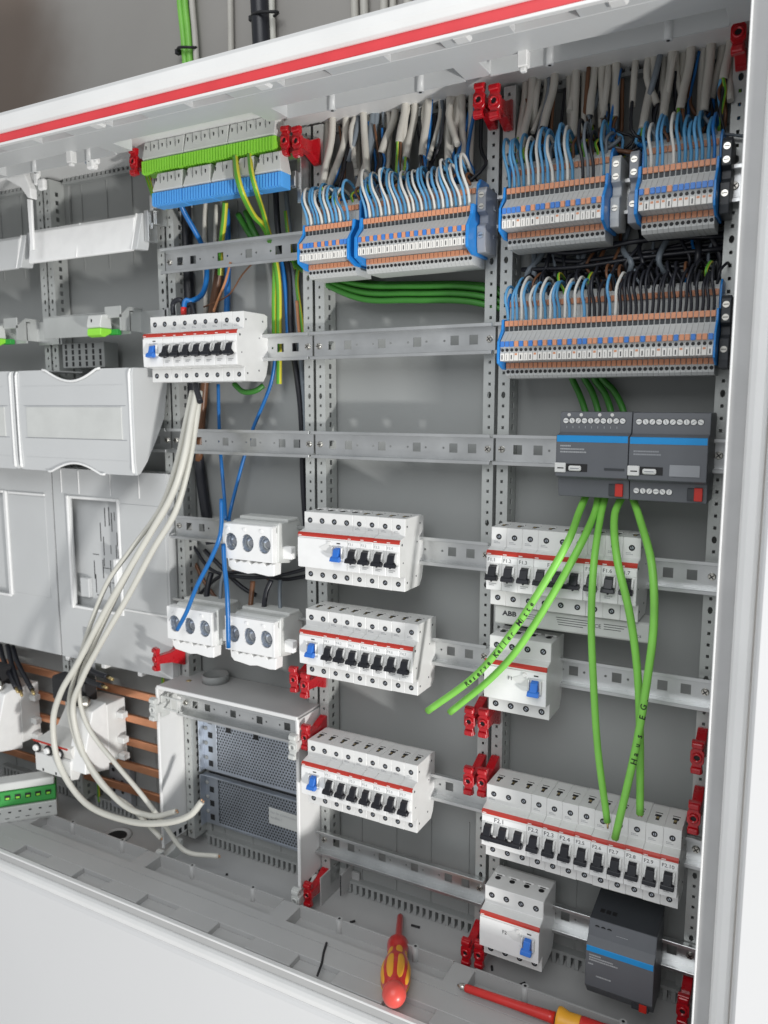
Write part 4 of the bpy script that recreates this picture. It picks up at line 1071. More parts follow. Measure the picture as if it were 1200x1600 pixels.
# ================================================================ box compartment
for X, lab in ((-500, 'tall pale partition plate left of the two perforated plates'), (-250, 'tall pale partition plate right of the two perforated plates')):
    t = thing('partition_plate', lab, 'partition', (X, 0, -500), 'pale partition plates of the box compartment')
    b = MB().m('frame_white'); b.box(-3.5, 0, -50, 28, -112, 137, .5); b.build('plate', t)
    b = MB().m('frame_white'); b.box(-3.5, 1.5, -52, -48, -116, 139, 1); b.build('front_edge', t)
    for k in range(5):
        b = MB().m('hole_black'); b.box(-.1, .5, -30+k*12, -24+k*12, -109, -101); b.build('vent_slot', t)
    m_ = MB().m('screw_steel'); m_.cyl((0, 10, -118), 3, 3, 'x', 12); m_.build('screw', t)
t = thing('compartment_lid', 'flat grey top plate of the open box compartment', 'cover', (-500, 0, -361))
b = MB().m('tray_grey'); b.box(0, 250, -50, 30, 0, 3, .5); b.build('plate', t)
b = MB().m('frame_white'); b.box(0, 250, -52.5, -50, -2, 3.4, .5); b.build('front_edge', t)
b = MB().m('cabinet_grey'); b.lathe([(0, 20), (11, 20), (11.6, 19), (11, 17.6), (1, 17.6)], (64, 4, 3), (0, 0, 1), 32); b.build('collar', t)
b = MB().m('brass'); b.lathe([(0, 4), (.5, 4)], (28, -14, 3), (0, 0, 1), 10); b.build('rivet', t)
t = thing('corner_fitting', 'pale plastic corner fitting at the top left of the box compartment', 'fitting', (-500, 0, -375))
b = MB().m('pe_white'); b.box(1, 40, -44, -42, -22, -19, .3); b.box(1, 40, -44, -42, -4, -1, .3); b.box(18, 20, -44.5, -42.5, -22, -1, .3); b.box(30, 32, -44.5, -42.5, -22, -1, .3); b.prism([(32, -22), (34, -22), (42, -1), (40, -1)], -44, -42, 'y'); b.box(1, 3, -47, -30, -34, 0, .4); b.build('bracket', t)
# perforated plates
def perf(z0, h, label, holes_n=(46, 19)):
    t = thing('perforated_sheet', label, 'plate', (-478, 20, z0), 'blue-grey perforated steel sheets')
    nx, nz = 50, int(h/4.1); W = 178; x_in = 26; v = []; f = []
    b = MB().m('zinc_dark'); b.box(0, x_in, 0, 1.4, 0, h, .2); b.box(x_in, W+14, 0, 1.4, h-5, h, .2); b.box(x_in, W+14, 0, 1.4, 0, 4, .2); b.box(0, W+14, -9, 0, h-1.4, h, .2); b.box(0, 1.4, -12, 0, 0, h, .2)
    # sheet with real hexagonal perforation between z 4 and h-5
    px = 5.2; pz = 4.5; rows = int((h-9)/pz); cols = int((W-x_in)/px)
    r = 1.72
    for j in range(rows):
        for i in range(cols):
            cx = x_in+px*(i+.5+(.5 if j % 2 else 0)); cz = 4+pz*(j+.5); o = len(b.v); q = []
            for a in range(6): q.append((cx+r*cos(pi/3*a), .7, cz+r*sin(pi/3*a)))
            sq = [(cx+px/2, .7, cz), (cx+px/2, .7, cz+pz/2), (cx-px/2, .7, cz+pz/2), (cx-px/2, .7, cz), (cx-px/2, .7, cz-pz/2), (cx+px/2, .7, cz-pz/2)]
            b._add(q+sq, [(0, 6, 7, 1), (1, 7, 8, 2), (2, 8, 9, 3), (3, 9, 10, 4), (4, 10, 11, 5), (5, 11, 6, 0)])
    b.box(x_in+px*cols, W+14, 0, 1.4, 0, h, .2)
    b.build('sheet', t)
    b = MB().m('module_dark'); b.box(2, W+12, 7, 9, 1, h-2); b.build('shade_backing', t)  # dark sheet added behind so the perforation reads as shade
    for k in range(max(3, int(h/22))):
        b = MB().m('hole_black'); b.box(-4.2, 4.2, -.3, 0, -4.6, 4.6); b.build('square_slot', t, loc=(14, -.1, 12+k*23))
        b = MB().m('cabinet_grey'); b.lathe([(0, 3.4), (.8, 3.4), (.8, 1.8)], (0, 0, 0), (0, -1, 0), 14); b.build('rivet', t, loc=(5, -.1, 20+k*24))
    return t
s1 = perf(-513, 88, 'upper perforated steel sheet in the box compartment')
for x in (50, 102):
    b = MB().m('hole_black'); b.box(-4.5, 4.5, -.3, .2, -5, 5); b.build('square_slot', s1, loc=(x, .1, 74))
s2 = perf(-602, 84, 'lower perforated steel sheet in the box compartment, with the paper label')
b = MB().m('pe_white'); b.box(0, 58, -.4, 0, 0, 26, .1)
st = tag(b.build('paper_label', origin=None), 'small pale paper label stuck on the lower perforated sheet', 'label')
st.location = Vector((-354, 19.4, -570))*S
st.rotation_euler = (0, radians(1), 0)
lettering('Nur für zubehörsicher', 5.2, 'print_grey', st, (3, -.6, 19), name='printed_text')
lettering('handfest !', 5.2, 'print_grey', st, (3, -.6, 11), name='printed_text')

# ================================================================ fuse bases
def fuse_base(x, z, label, n=3):
    W = 27.2*n
    t = thing('fuse_base', label, 'fuse holder', (x, 0, z), 'white three-pole fuse bases')
    b = MB().m('pe_white'); b.prism([(-2, 20), (-8, 26), (-50, 26), (-54, 24), (-56, -26), (-30, -30), (-2, -20)], 8, W+3, 'x'); b.build('base_body', t, bevel=1.5)
    b = MB().m('pe_white'); b.box(6, W+4, -36, -10, 24, 29, 1.4); b.build('top_hood', t)
    b = MB().m('face_plastic')
    b.plate(0, W, -25, 22, -64, 3, [(27.2*(i+.5), -2, 'c', 21, 24) for i in range(n)])
    b.build('front_plate', t)
    b = MB().m('face_plastic'); b.box(0, W, -61, -50, 20, 22.5, .8); b.box(0, W, -61, -50, -25, -22.5, .8); b.box(0, 2, -61, -50, -25, 22, .6); b.prism([(-64.6, 20), (-64.6, -25), (-48, -28), (-34, -26), (-34, -14), (-46, -10), (-46, 4), (-56, 14), (-56, 22)], W-2.5, W+.6, 'x'); b.build('front_shell', t, bevel=.7)
    for i in range(n):
        cx = 27.2*(i+.5)
        b = MB().m('zinc_dark'); b.lathe([(-.6, 11.0), (9, 10.2), (9.2, 7.4), (1.5, 7.2)], (cx, -62, -2), (0, 1, 0), 24, caps=False); so = b.build('socket', t)
        b = MB().m('zinc_dark'); b.lathe([(0, 8), (1, 8)], (cx, -55, -2), (0, 1, 0), 20); b.build('socket_bottom', so)
        b = MB().m('button_grey'); b.lathe([(0, 4.2), (2.4, 4.2), (2.6, 3.2)], (cx+1.5, -55, -3), (0, -1, 0), 16); b.build('contact', so)
        b = MB().m('face_plastic'); b.cyl((cx-4, -64, 15.5), 2.6, -1.2, 'y', 12); b.build('pip', t, bevel=.4)
    pr = [(4, -24)]
    for i in range(n*2):
        pr += [(6+i*(W-8)/(n*2), -29-(2 if i % 2 else 0)), (6+(i+.6)*(W-8)/(n*2), -26-(1 if i % 2 else 0))]
    pr += [(W-1, -27), (W-2, -43), (W-12, -44), (W*.6, -42), (W*.45, -44), (W*.25, -42), (10, -41), (5, -36)]
    b = MB().m('face_plastic'); b.prism(pr, -60, -44, 'y'); b.build('lower_lip', t, bevel=1)
    b = MB().m('face_plastic')
    for k in range(4): b.box(W+1.2, W+16, -45+k*2.6, -43.6+k*2.6, -22, -6, .4)
    b.box(W+.9, W+14, -43.1, -36.4, -20, -8, .5); b.build('side_tab', t)
    return t
fuse_base(-357, -126, 'white three-hole fuse base standing alone above the other two')
fuse_base(-357, -252, 'right one of the lower fuse base pair, dark blue wire passing in front')
fuse_base(-462, -252, 'left one of the lower fuse base pair, blue wire ending in it', 3)

# ================================================================ red locking struts
def strut_mesh():
    out = {}
    for m in ('clip_red', 'pe_white'):
        b = MB().m(m)
        b.prism([(0, 15), (-3, 15), (-22, 7), (-42, 5), (-42, -7), (-22, -9), (-3, -17), (0, -17)], -5.2, 5.2, 'x')
        arm = b.mesh('arm', bevel=.8)
        b = MB().m(m)
        b.prism([(-6, 17), (6, 17), (5.4, 11), (4.4, 8), (6.6, 5.5), (6.6, -5.5), (4.6, -8), (6, -17), (-5.4, -18), (-6, -13), (-4.4, -8), (-6.6, -5), (-6.6, 5.5), (-4.4, 8.5)], -47, -41, 'y')
        b.box(-5.6, 5.6, -50, -46.8, 10, 16.5, 1.2); b.box(-5.4, 5.4, -50, -46.8, -17.2, -10.6, 1.2)
        head = b.mesh('head', bevel=.7)
        b = MB().m(m); b.lathe([(0, 5.4), (2.6, 5.0), (2.8, 3.2), (.4, 3.0)], (0, -46.6, 0), (0, -1, 0), 18); ring = b.mesh('lock_ring')
        b = MB().m('hole_black' if m == 'clip_red' else 'cabinet_grey'); b.lathe([(0, 3.1), (.3, 3.1)], (0, -46.9, 0), (0, -1, 0), 14); hole = b.mesh('lock_hole')
        out[m] = (arm, head, ring, hole)
    return out
SM = strut_mesh()
def strut(x, z, label, rot=0, m='clip_red', tilt=0, y=0, yaw=0):
    t = thing('locking_strut', label, 'clip', (x, y, z), 'red locking struts' if m == 'clip_red' else 'white locking clips', rot=(tilt, rot, yaw))
    for me in SM[m]: obj(me.name.split('.')[0], me, t)
strut(-8.6, 370, 'red locking strut, left one of the pair at the top right of the middle bay', .03)
strut(8.6, 366, 'red locking strut, right one of the pair at the top right of the middle bay', -.03)
strut(-258.6, 367, 'red locking strut, left one of the pair right of the green terminals', .05)
strut(-241.4, 364, 'red locking strut, right one of the pair right of the green terminals', -.05)
strut(-258.6, -309, 'red locking strut, left one of the pair above the box compartment corner', -.06)
strut(-241.4, -314, 'red locking strut, right one of the pair above the box compartment corner', .05)
strut(-241.4, -386, 'single red locking strut left of the lowest middle bay breaker row')
strut(-241.4, -612, 'single red locking strut near the cabinet floor at the right partition plate')
strut(-8.6, -317, 'red locking strut, left one of the upper pair under breaker F1')
strut(8.6, -316, 'red locking strut, right one of the upper pair under breaker F1')
strut(-8.6, -391, 'red locking strut, left one of the pair left of breaker F2.1')
strut(8.6, -389, 'red locking strut, right one of the pair left of breaker F2.1')
strut(-8.6, -614, 'red locking strut, left one of the lowest pair next to the red screwdriver tip')
strut(8.6, -611, 'red locking strut, right one of the lowest pair next to the red screwdriver tip')
strut(-493, -322, 'red locking strut at the lower right corner of the grey front plate', .02, yaw=-.35)
strut(-508.6, 378, 'thin red locking strut at the left end of the green terminals')
strut(241.4, 384, 'red locking strut in the top right corner beside the frame')
strut(241.4, -306, 'red locking strut beside the right frame above the F2 breaker row')
strut(241.4, -372, 'red locking strut beside the right frame at the end of the F2 breaker row')
strut(241.4, -592, 'dark red locking strut in the bottom right corner beside the frame')
strut(-252, -396, 'white locking clip on the right partition plate beside a red strut', .04, 'pe_white', y=-14)
strut(-252, -616, 'white locking clip at the foot of the right partition plate', .04, 'pe_white', y=-14)
strut(-501, -392, 'white locking clip on the left partition plate', .04, 'pe_white', y=-14)
strut(-501, -632, 'white locking clip at the foot of the left partition plate', .04, 'pe_white', y=-14)

# ================================================================ green bus cables
def cable(name, pts, r, m, label, grp, endm='copper_bare', cat='cable', n=12, sub=7, core=True, ends=(False, True)):
    t = thing(name, label, cat, pts[0], grp); L = Vector(pts[0]); Q = [Vector(p)-L for p in pts]
    b = MB().m(m); b.tube(Q, r, n, sub); sh = b.build('sheath', t)
    if core:
        for e, (a, c) in zip(ends, ((Q[0], Q[1]), (Q[-1], Q[-2]))):
            if not e: continue
            d = (a-c).normalized(); b = MB().m('cream_plastic' if m != 'sheath_green' else 'sheath_green')
            b = MB().m(endm); u = d.cross(Vector((0, 1, .3))).normalized()
            for s_ in (-1, 1): b.lathe([(-1, r*.26), (2.4, r*.26)], a+u*r*.38*s_, d, 8)
            b.build('core_end', sh)
    return t, Q
G = 'green bus cables hanging in front of the right bay'
g1, q1 = cable('bus_cable', [(114.4, -30.0, -46.3), (113.7, -52.0, -60.3), (113.9, -92.0, -84.8), (93.7, -104.0, -128.8), (59.0, -108.0, -188.5), (18.9, -104.0, -240.3), (-38.5, -98.0, -291.8)], 3.9, 'sheath_green', 'bright green cable slanting down left with handwriting on it, ending furthest left', G)
g2, q2 = cable('bus_cable', [(127.1, -26.0, -46.0), (127.8, -46.0, -63.5), (123.6, -86.0, -91.5), (101.1, -92.0, -139.2), (65.7, -92.0, -202.3), (31.2, -88.0, -246.1), (-17.1, -84.0, -294.2)], 3.9, 'sheath_green', 'bright green cable slanting down left, ending just right of the lettered one', G)
g3, q3 = cable('bus_cable', [(134.5, -26.0, -45.6), (135.4, -50.0, -65.8), (139.4, -88.0, -106.1), (141.3, -98.0, -162.8), (145.8, -100.0, -221.2), (152.5, -98.0, -295.1), (163.8, -92.0, -374.2)], 3.7, 'sheath_green', 'bright green cable hanging almost straight, leftmost of the three reaching the F2 row', G)
g4, q4 = cable('bus_cable', [(151.8, -26.0, -44.6), (149.7, -50.0, -63.5), (161.4, -86.0, -99.1), (177.5, -94.0, -152.4), (186.5, -90.0, -210.8), (191.4, -88.0, -277.2), (194.6, -86.0, -360.6)], 3.9, 'sheath_green', 'bright green cable hanging behind the one with short handwriting', G)
g5, q5 = cable('bus_cable', [(162.2, -26.0, -44.0), (175.3, -50.0, -64.4), (194.7, -88.0, -100.7), (201.3, -100.0, -151.1), (199.7, -108.0, -203.1), (190.8, -106.0, -283.5), (173.3, -98.0, -386.8)], 3.9, 'sheath_green', 'bright green cable with short handwriting, curving in from the right', G)
b = MB().m('brass'); b.lathe([(0, 1.0), (7, 1.1)], q3[-1], (.1, 0, -1), 8); b.build('bare_core', g3)
def write_on(t, Q, s, f0, f1, size, r, flip=False, face=Vector((.35, -.93, .05))):
    C_ = catmull(Q, 12); ds = [0]
    for i in range(1, len(C_)): ds.append(ds[-1]+(C_[i]-C_[i-1]).length)
    T_ = ds[-1]
    def pos(d):
        for i in range(1, len(C_)):
            if ds[i] >= d:
                k = (d-ds[i-1])/max(1e-6, ds[i]-ds[i-1]); return C_[i-1].lerp(C_[i], k), (C_[i]-C_[i-1]).normalized()
        return C_[-1], (C_[-1]-C_[-2]).normalized()
    n = len(s)
    for k, ch in enumerate(s):
        if ch == ' ': continue
        f = f1+(f0-f1)*k/max(1, n-1) if flip else f0+(f1-f0)*k/max(1, n-1)
        p, tg = pos(T_*f)
        X = -tg if flip else tg
        Zn = (face - X*face.dot(X)).normalized(); Y = Zn.cross(X)
        me = text_mesh(ch, size*random.uniform(.9, 1.12), 'ink_black', .2, .12); o = obj('handwritten_letter', me, t)
        o.matrix_local = Matrix((( X.x, Y.x, Zn.x, 0), (X.y, Y.y, Zn.y, 0), (X.z, Y.z, Zn.z, 0), (0, 0, 0, 1)))
        o.location = (p + Zn*(r+.25) - X*size*.3 + Y*random.uniform(-.4, .4))*S
random.seed(9)
write_on(g1, q1, 'Reserve Keller Mitte', .44, .80, 7.8, 3.9, flip=True)
write_on(g5, q5, 'Haus EG.', .58, .76, 8.2, 3.9, flip=True)
D = 'dark green cables behind the modules'
for i, pts in enumerate((
    [(80.4, 14.0, 103.9), (82.1, 18.0, 82.9), (91.9, 16.0, 63.6), (101.8, 8.0, 42.4), (108.5, 2.0, 14.6)],
    [(93.2, 14.0, 103.5), (95.8, 18.0, 82.6), (106.1, 16.0, 65.6), (115.9, 8.0, 42.5), (122.4, 2.0, 14.9)],
    [(103.1, 14.0, 103.2), (107.2, 18.0, 81.0), (120.2, 16.0, 63.4), (129.7, 8.0, 42.6), (136.1, 2.0, 15.1)],
    [(108.7, 14.0, 103.1), (115.6, 18.0, 80.9), (130.5, 16.0, 65.4), (143.3, 8.0, 42.6), (149.6, 2.0, 15.4)])):
    cable('bus_cable', pts, 3.6, 'sheath_darkgreen', 'dark green cable behind the module pair, ' + ['leftmost', 'second from the left', 'third from the left', 'rightmost'][i], D, core=False)
BP = [(-317.6, 26.0, 257.5), (-261.3, 10.0, 217.7), (-185.9, 4.0, 183.3), (-114.3, 4.0, 176.5), (-47.4, 4.0, 171.7), (-6.9, 6.0, 162.3), (33.1, 20.0, 147.2), (86.0, 20.0, 102.6)]
for i, (dz, yy) in enumerate(((0, 0), (3, 10), (8, 3), (12, 13), (17, 6), (21, 16))):
    pts = [(x, min(27, y+yy), z+dz*(1 if 1 < k < 6 else .4)) for k, (x, y, z) in enumerate(BP)]
    cable('bus_cable', pts, 3.6, 'sheath_darkgreen', ['lowest green cable of the bend below the middle terminal blocks', 'green cable second from below in the middle bay bend', 'green cable third from below in the middle bay bend', 'green cable fourth from below in the middle bay bend', 'green cable fifth from below in the middle bay bend', 'topmost dark green cable of the middle bay bend'][i], 'green cables bending through the middle bay', core=False)

# ================================================================ white mains cables hanging left
W_ = 'white cables looping in front of the grey covers'
cable('mains_cable', [(-414.6, -40.0, 69.0), (-408.9, -58.0, 36.4), (-408.4, -76.0, -18.3), (-426.0, -84.0, -69.9), (-469.1, -86.0, -127.9), (-553.4, -88.0, -237.3), (-619.3, -90.0, -330.6), (-659.0, -92.0, -384.0), (-680.8, -92.0, -437.5), (-671.8, -92.0, -504.6), (-615.7, -92.0, -553.8), (-530.4, -90.0, -560.2), (-461.7, -88.0, -545.8), (-419.8, -80.0, -527.8), (-402.9, -70.0, -506.0)], 4.6, 'sheath_white', 'white cable making the outermost loop down to the box compartment', W_)
cable('mains_cable', [(-427.3, -36.0, 69.1), (-419.7, -56.0, 36.3), (-428.6, -72.0, -32.1), (-451.7, -80.0, -89.3), (-507.3, -82.0, -149.8), (-557.6, -82.0, -203.1), (-597.5, -84.0, -274.8), (-631.8, -80.0, -340.6), (-661.7, -76.0, -408.4), (-646.7, -76.0, -473.1), (-597.2, -76.0, -527.5), (-537.7, -76.0, -547.6), (-478.9, -76.0, -580.5)], 3.6, 'sheath_white', 'white cable with the middle loop, ending at the foot of the left partition plate', W_)
cable('mains_cable', [(-424.5, -34.0, 69.1), (-414.9, -54.0, 32.0), (-421.3, -70.0, -32.0), (-441.3, -76.0, -84.7), (-485.2, -78.0, -141.2), (-538.7, -80.0, -215.6), (-590.0, -80.0, -294.4), (-628.9, -76.0, -351.4), (-640.2, -74.0, -394.8), (-623.6, -72.0, -443.8), (-574.1, -72.0, -484.5), (-522.8, -70.0, -524.2), (-480.2, -66.0, -565.8), (-451.2, -56.0, -603.4), (-398.2, -44.0, -602.5)], 3.6, 'sheath_white', 'white cable crossing the others and lying on the cabinet floor to the right', W_)
cable('mains_cable', [(-413.6, -36.0, 69.0), (-406.1, -54.0, 27.8), (-411.4, -66.0, -31.9), (-429.7, -74.0, -93.0), (-464.6, -82.0, -146.0), (-515.7, -84.0, -218.6), (-577.8, -84.0, -299.3), (-620.2, -84.0, -359.5), (-646.4, -82.0, -413.7), (-626.1, -80.0, -487.8), (-558.4, -80.0, -540.7), (-493.5, -80.0, -547.3), (-446.5, -76.0, -529.9)], 4.3, 'sheath_white', 'white cable on the right of the bundle above the load switch', W_)
cable('mains_cable', [(-421.7, -34.0, 79.5), (-412.8, -42.0, 68.9), (-402.4, -48.0, 55.1)], 4.2, 'wire_black', 'short black collar where the white cables leave the breaker row', None, core=False)
# blue and black leads round the left breaker row and fuse bases
B_ = 'dark blue single wires of the left bay'
cable('blue_lead', [(-421.4, 12.0, 80.5), (-421.9, 12.0, 35.4), (-422.9, 14.0, -10.3), (-408.1, 2.0, -73.1), (-387.5, -20.0, -107.6)], 2.5, 'wire_deepblue', 'straight dark blue wire passing behind the empty rail, left one', B_, core=False)
cable('blue_lead', [(-318.8, 12.0, 130.4), (-329.6, 12.0, 79.4), (-360.7, 12.0, 19.9), (-377.6, 12.0, -19.8), (-396.7, 6.0, -86.7), (-386.4, -16.0, -110.8)], 2.5, 'wire_deepblue', 'slanting dark blue wire passing behind the empty rail, right one', B_, core=False)
cable('blue_lead', [(-360.6, -60.0, -73.0), (-351.4, -74.0, -113.4), (-363.3, -78.0, -146.3), (-389.9, -80.0, -189.6), (-409.7, -80.0, -227.5), (-432.3, -76.0, -257.7)], 2.9, 'wire_deepblue', 'dark blue wire ending in front of the lower left fuse base', B_)
cable('blue_lead', [(-354.5, -66.0, -132.0), (-346.6, -74.0, -160.1), (-340.3, -78.0, -197.4), (-342.3, -76.0, -269.8)], 3.1, 'wire_deepblue', 'dark blue wire hanging down in front of the lower right fuse base', B_, core=False)
cable('blue_lead', [(-444.0, -30.0, 324.4), (-444.0, -22.0, 311.2), (-439.0, -6.0, 286.9), (-437.8, 6.0, 269.4), (-431.1, 6.0, 234.4), (-427.0, -8.0, 203.8), (-427.3, -30.0, 191.1), (-433.3, -36.0, 190.8), (-433.7, -40.0, 176.9)], 3.6, 'wire_deepblue', 'thick blue wire looping from the blue terminals into the left breaker row', B_, core=False)
b = MB().m('tool_red'); b.tube([(-433.4, -40.0, 181.9), (-433.9, -40.0, 171.8)], 4.0, 10, 1); tag(b.build('red_sleeve', origin=(-433.4, -40.0, 181.9)), 'short dark red sleeve round the blue wire above the breaker row', 'sleeve')
cable('black_lead', [(-454.1, -38.0, 173.1), (-454.6, -38.0, 186.8), (-447.4, -38.0, 192.3), (-440.1, -36.0, 191.2), (-443.6, -30.0, 185.3)], 3.4, 'wire_black', 'black wire loop entering the left end of the breaker row', None, core=False)
cable('black_lead', [(-433.1, -34.0, 184.2), (-424.0, -34.0, 185.4), (-416.5, -38.0, 171.1)], 3.2, 'wire_black', 'short black wire just right of the blue wire above the breaker row', None, core=False)
cable('dark_cable', [(-481.0, 24.0, 351.0), (-482.6, 24.0, 263.2), (-478.5, 24.0, 136.7), (-480.1, 24.0, 44.3), (-467.6, 24.0, -68.9), (-453.8, 24.0, -154.6)], 8, 'wire_black', 'thick black cable running down behind the left upright', None, core=False)
cable('dark_cable', [(-314.6, 10.0, 335.4), (-312.8, 14.0, 271.4), (-300.1, 18.0, 221.8), (-299.9, 20.0, 147.1), (-287.6, 22.0, 44.8), (-286.6, 24.0, -60.0), (-282.9, 26.0, -140.4)], 4, 'wire_black', 'thick dark blue-black cable passing left of the middle terminal block', None, core=False)
cable('dark_cable', [(-303.9, 18.0, 335.9), (-287.7, 24.0, 113.1), (-281.3, 24.0, 1.6)], 3.4, 'wire_greyish', 'thin grey cable beside the middle uprights', None, core=False)
cable('dark_cable', [(-408.6, 22.0, 316.3), (-417.5, 22.0, 257.3), (-439.3, 22.0, 171.0), (-458.0, 22.0, 62.8), (-471.6, 22.0, -30.8)], 6, 'wire_brown', 'brown shaded cable behind the left breaker row', None, core=False)
for i, (pts, r, m, lab) in enumerate((
    ([(-330.9, -50.0, 357.0), (-314.2, -68.0, 328.4), (-306.1, -68.0, 305.0), (-317.3, -34.0, 289.8), (-320.1, -4.0, 275.4), (-311.6, 8.0, 221.3), (-314.1, 12.0, 147.1), (-317.1, 14.0, 79.3)], 3.8, 'wire_earth', 'thick green and yellow wire leaving the green row, left of the two'),
    ([(-308.9, -50.0, 356.2), (-292.7, -68.0, 329.3), (-287.1, -66.0, 306.8), (-311.7, -20.0, 292.8), (-315.8, 6.0, 245.9), (-320.3, 10.0, 180.7), (-323.8, 14.0, 113.6)], 3.2, 'wire_earth', 'green and yellow wire leaving the green row, right of the two'),
    ([(-378.6, -14.0, 316.9), (-388.2, -6.0, 295.9), (-401.9, 4.0, 269.9), (-410.7, 10.0, 229.1)], 4, 'wire_earth', 'short green and yellow wire between the blue terminals and the top left rail'),
    ([(-492.8, -40.0, 357.9), (-480.6, -44.0, 335.6), (-470.1, -44.0, 316.1), (-455.7, -40.0, 312.1)], 1.7, 'wire_earth', 'thin green and yellow jumper at the left end of the green row'),
    ([(-485.0, -42.0, 356.3), (-472.1, -48.0, 333.6), (-450.7, -52.0, 317.9), (-425.8, -50.0, 314.6)], 1.7, 'wire_earth', 'second thin jumper running under the left blue terminal'),
    ([(-282.6, 20.0, 245.2), (-289.4, 20.0, 213.0), (-285.3, 22.0, 171.7), (-281.2, 24.0, 129.8)], 2.6, 'wire_earth', 'green and yellow wire beside the left side of the middle uprights'),
    ([(-303.2, 16.0, 303.2), (-297.9, 16.0, 262.2), (-288.3, 16.0, 228.8)], 2.6, 'wire_earth', 'thin green and yellow wire just left of the middle terminal block'))):
    tag(wire('earth_wire', pts, r, m, lab, 'wire', 'green and yellow wires of the left bay', n=10), lab, 'wire')
for i, (pts, r, m, lab) in enumerate((
    ([(-422.4, 20.0, 325.9), (-429.0, 22.0, 258.3), (-436.0, 24.0, 179.9)], 3.2, 'sheath_white', 'pale cable behind the top left rail, leftmost'),
    ([(-431.8, 10.0, 331.7), (-444.4, 20.0, 294.0), (-450.1, 24.0, 180.7)], 3.6, 'sheath_beige', 'beige cable behind the top left rail'),
    ([(-399.7, 14.0, 317.0), (-402.9, 18.0, 255.4), (-411.5, 22.0, 169.6), (-417.3, 24.0, 116.7)], 4.4, 'wire_deepblue', 'dark blue cable running straight down behind the top left rail'),
    ([(-310.6, 16.0, 247.0), (-306.4, 20.0, 189.3), (-305.2, 22.0, 113.5)], 3.8, 'wire_deepblue', 'dark blue cable left of the middle uprights'),
    ([(-363.8, 10.0, 308.8), (-351.6, 10.0, 282.8), (-340.3, 14.0, 261.7)], 4.4, 'sheath_darkgreen', 'dark green cable between the blue terminals and the rail, upper'),
    ([(-380.1, 14.0, 307.3), (-361.8, 12.0, 282.5), (-346.8, 14.0, 259.8)], 4.4, 'sheath_darkgreen', 'dark green cable between the blue terminals and the rail, lower'),
    ([(-380.8, -4.0, 241.6), (-397.1, 4.0, 218.7), (-409.1, 4.0, 198.1), (-398.4, -20.0, 177.0)], 1.7, 'wire_orange', 'thin bare copper-coloured wire above the breaker row'),
    ([(-342.3, 2.0, 243.4), (-371.3, 8.0, 225.8), (-396.5, 8.0, 200.4), (-433.6, 0.0, 186.2)], 1.1, 'wire_brown', 'very thin brown wire slanting above the breaker row'),
    ([(-288.4, 18.0, 188.0), (-286.5, 20.0, 146.5), (-282.2, 22.0, 112.9)], 2.4, 'wire_orange', 'orange brown wire beside the green and yellow one left of the middle uprights'),
    ([(-384.5, 2.0, 79.8), (-364.4, -4.0, 69.1), (-344.7, -4.0, 69.8), (-334.0, 2.0, 77.5)], 3.8, 'sheath_darkgreen', 'green cable loop just below the left breaker row'))):
    wire('loose_wire', pts, r, m, lab, 'wire', n=9)
for i, (pts, r, m, lab) in enumerate((
    ([(-347.7, -14.0, -192.1), (-345.8, -20.0, -210.7), (-343.8, -26.0, -227.3)], 3.6, 'wire_brown', 'brown wire entering the top of the lower right fuse base'),
    ([(-315.7, -14.0, -186.9), (-320.4, -20.0, -203.2), (-322.3, -24.0, -226.8)], 3.6, 'wire_black', 'black wire entering the top of the lower right fuse base'),
    ([(-306.5, -6.0, -187.5), (-303.7, -12.0, -207.5), (-297.2, -20.0, -227.3)], 2.6, 'wire_greyish', 'grey wire entering the right end of the lower right fuse base'),
    ([(-438.0, 4.0, -193.0), (-436.1, -6.0, -210.0), (-428.3, -20.0, -229.8)], 4.2, 'wire_black', 'thick black wire entering the top of the lower left fuse base'),
    ([(-408.0, 0.0, -184.5), (-409.0, -8.0, -201.8), (-403.9, -18.0, -227.3)], 2.8, 'wire_greyish', 'grey wire entering the right end of the lower left fuse base'),
    ([(-489.6, 22.0, -157.4), (-446.6, 14.0, -191.0), (-374.1, -2.0, -191.8), (-316.5, -4.0, -183.5), (-269.9, 6.0, -169.8), (-238.6, 22.0, -153.7)], 2.6, 'wire_black', 'black wire running sideways under the upper fuse base, front one'),
    ([(-478.5, 20.0, -235.0), (-428.6, 14.0, -198.8), (-368.8, 6.0, -185.4), (-315.9, 10.0, -190.7), (-279.5, 20.0, -184.3)], 2.8, 'wire_black', 'black wire curving behind the blue wire between the fuse bases'),
    ([(-463.1, 20.0, -164.5), (-434.0, 14.0, -180.1), (-393.2, 14.0, -209.3), (-367.7, 18.0, -221.5)], 3.2, 'wire_black', 'thick black wire slanting between the fuse bases'),
    ([(-486.4, 24.0, -187.0), (-465.1, 20.0, -213.6), (-435.3, 20.0, -244.6)], 2.8, 'wire_brown', 'brown wire slanting behind the lower left fuse base'),
    ([(-408.8, 12.0, -192.5), (-388.0, 10.0, -182.4), (-360.4, 10.0, -183.4), (-342.7, 16.0, -194.8)], 2.4, 'wire_brown', 'thin brown wire curving between the fuse bases'))):
    wire('loose_wire', pts, r, m, lab, 'wire', n=8)

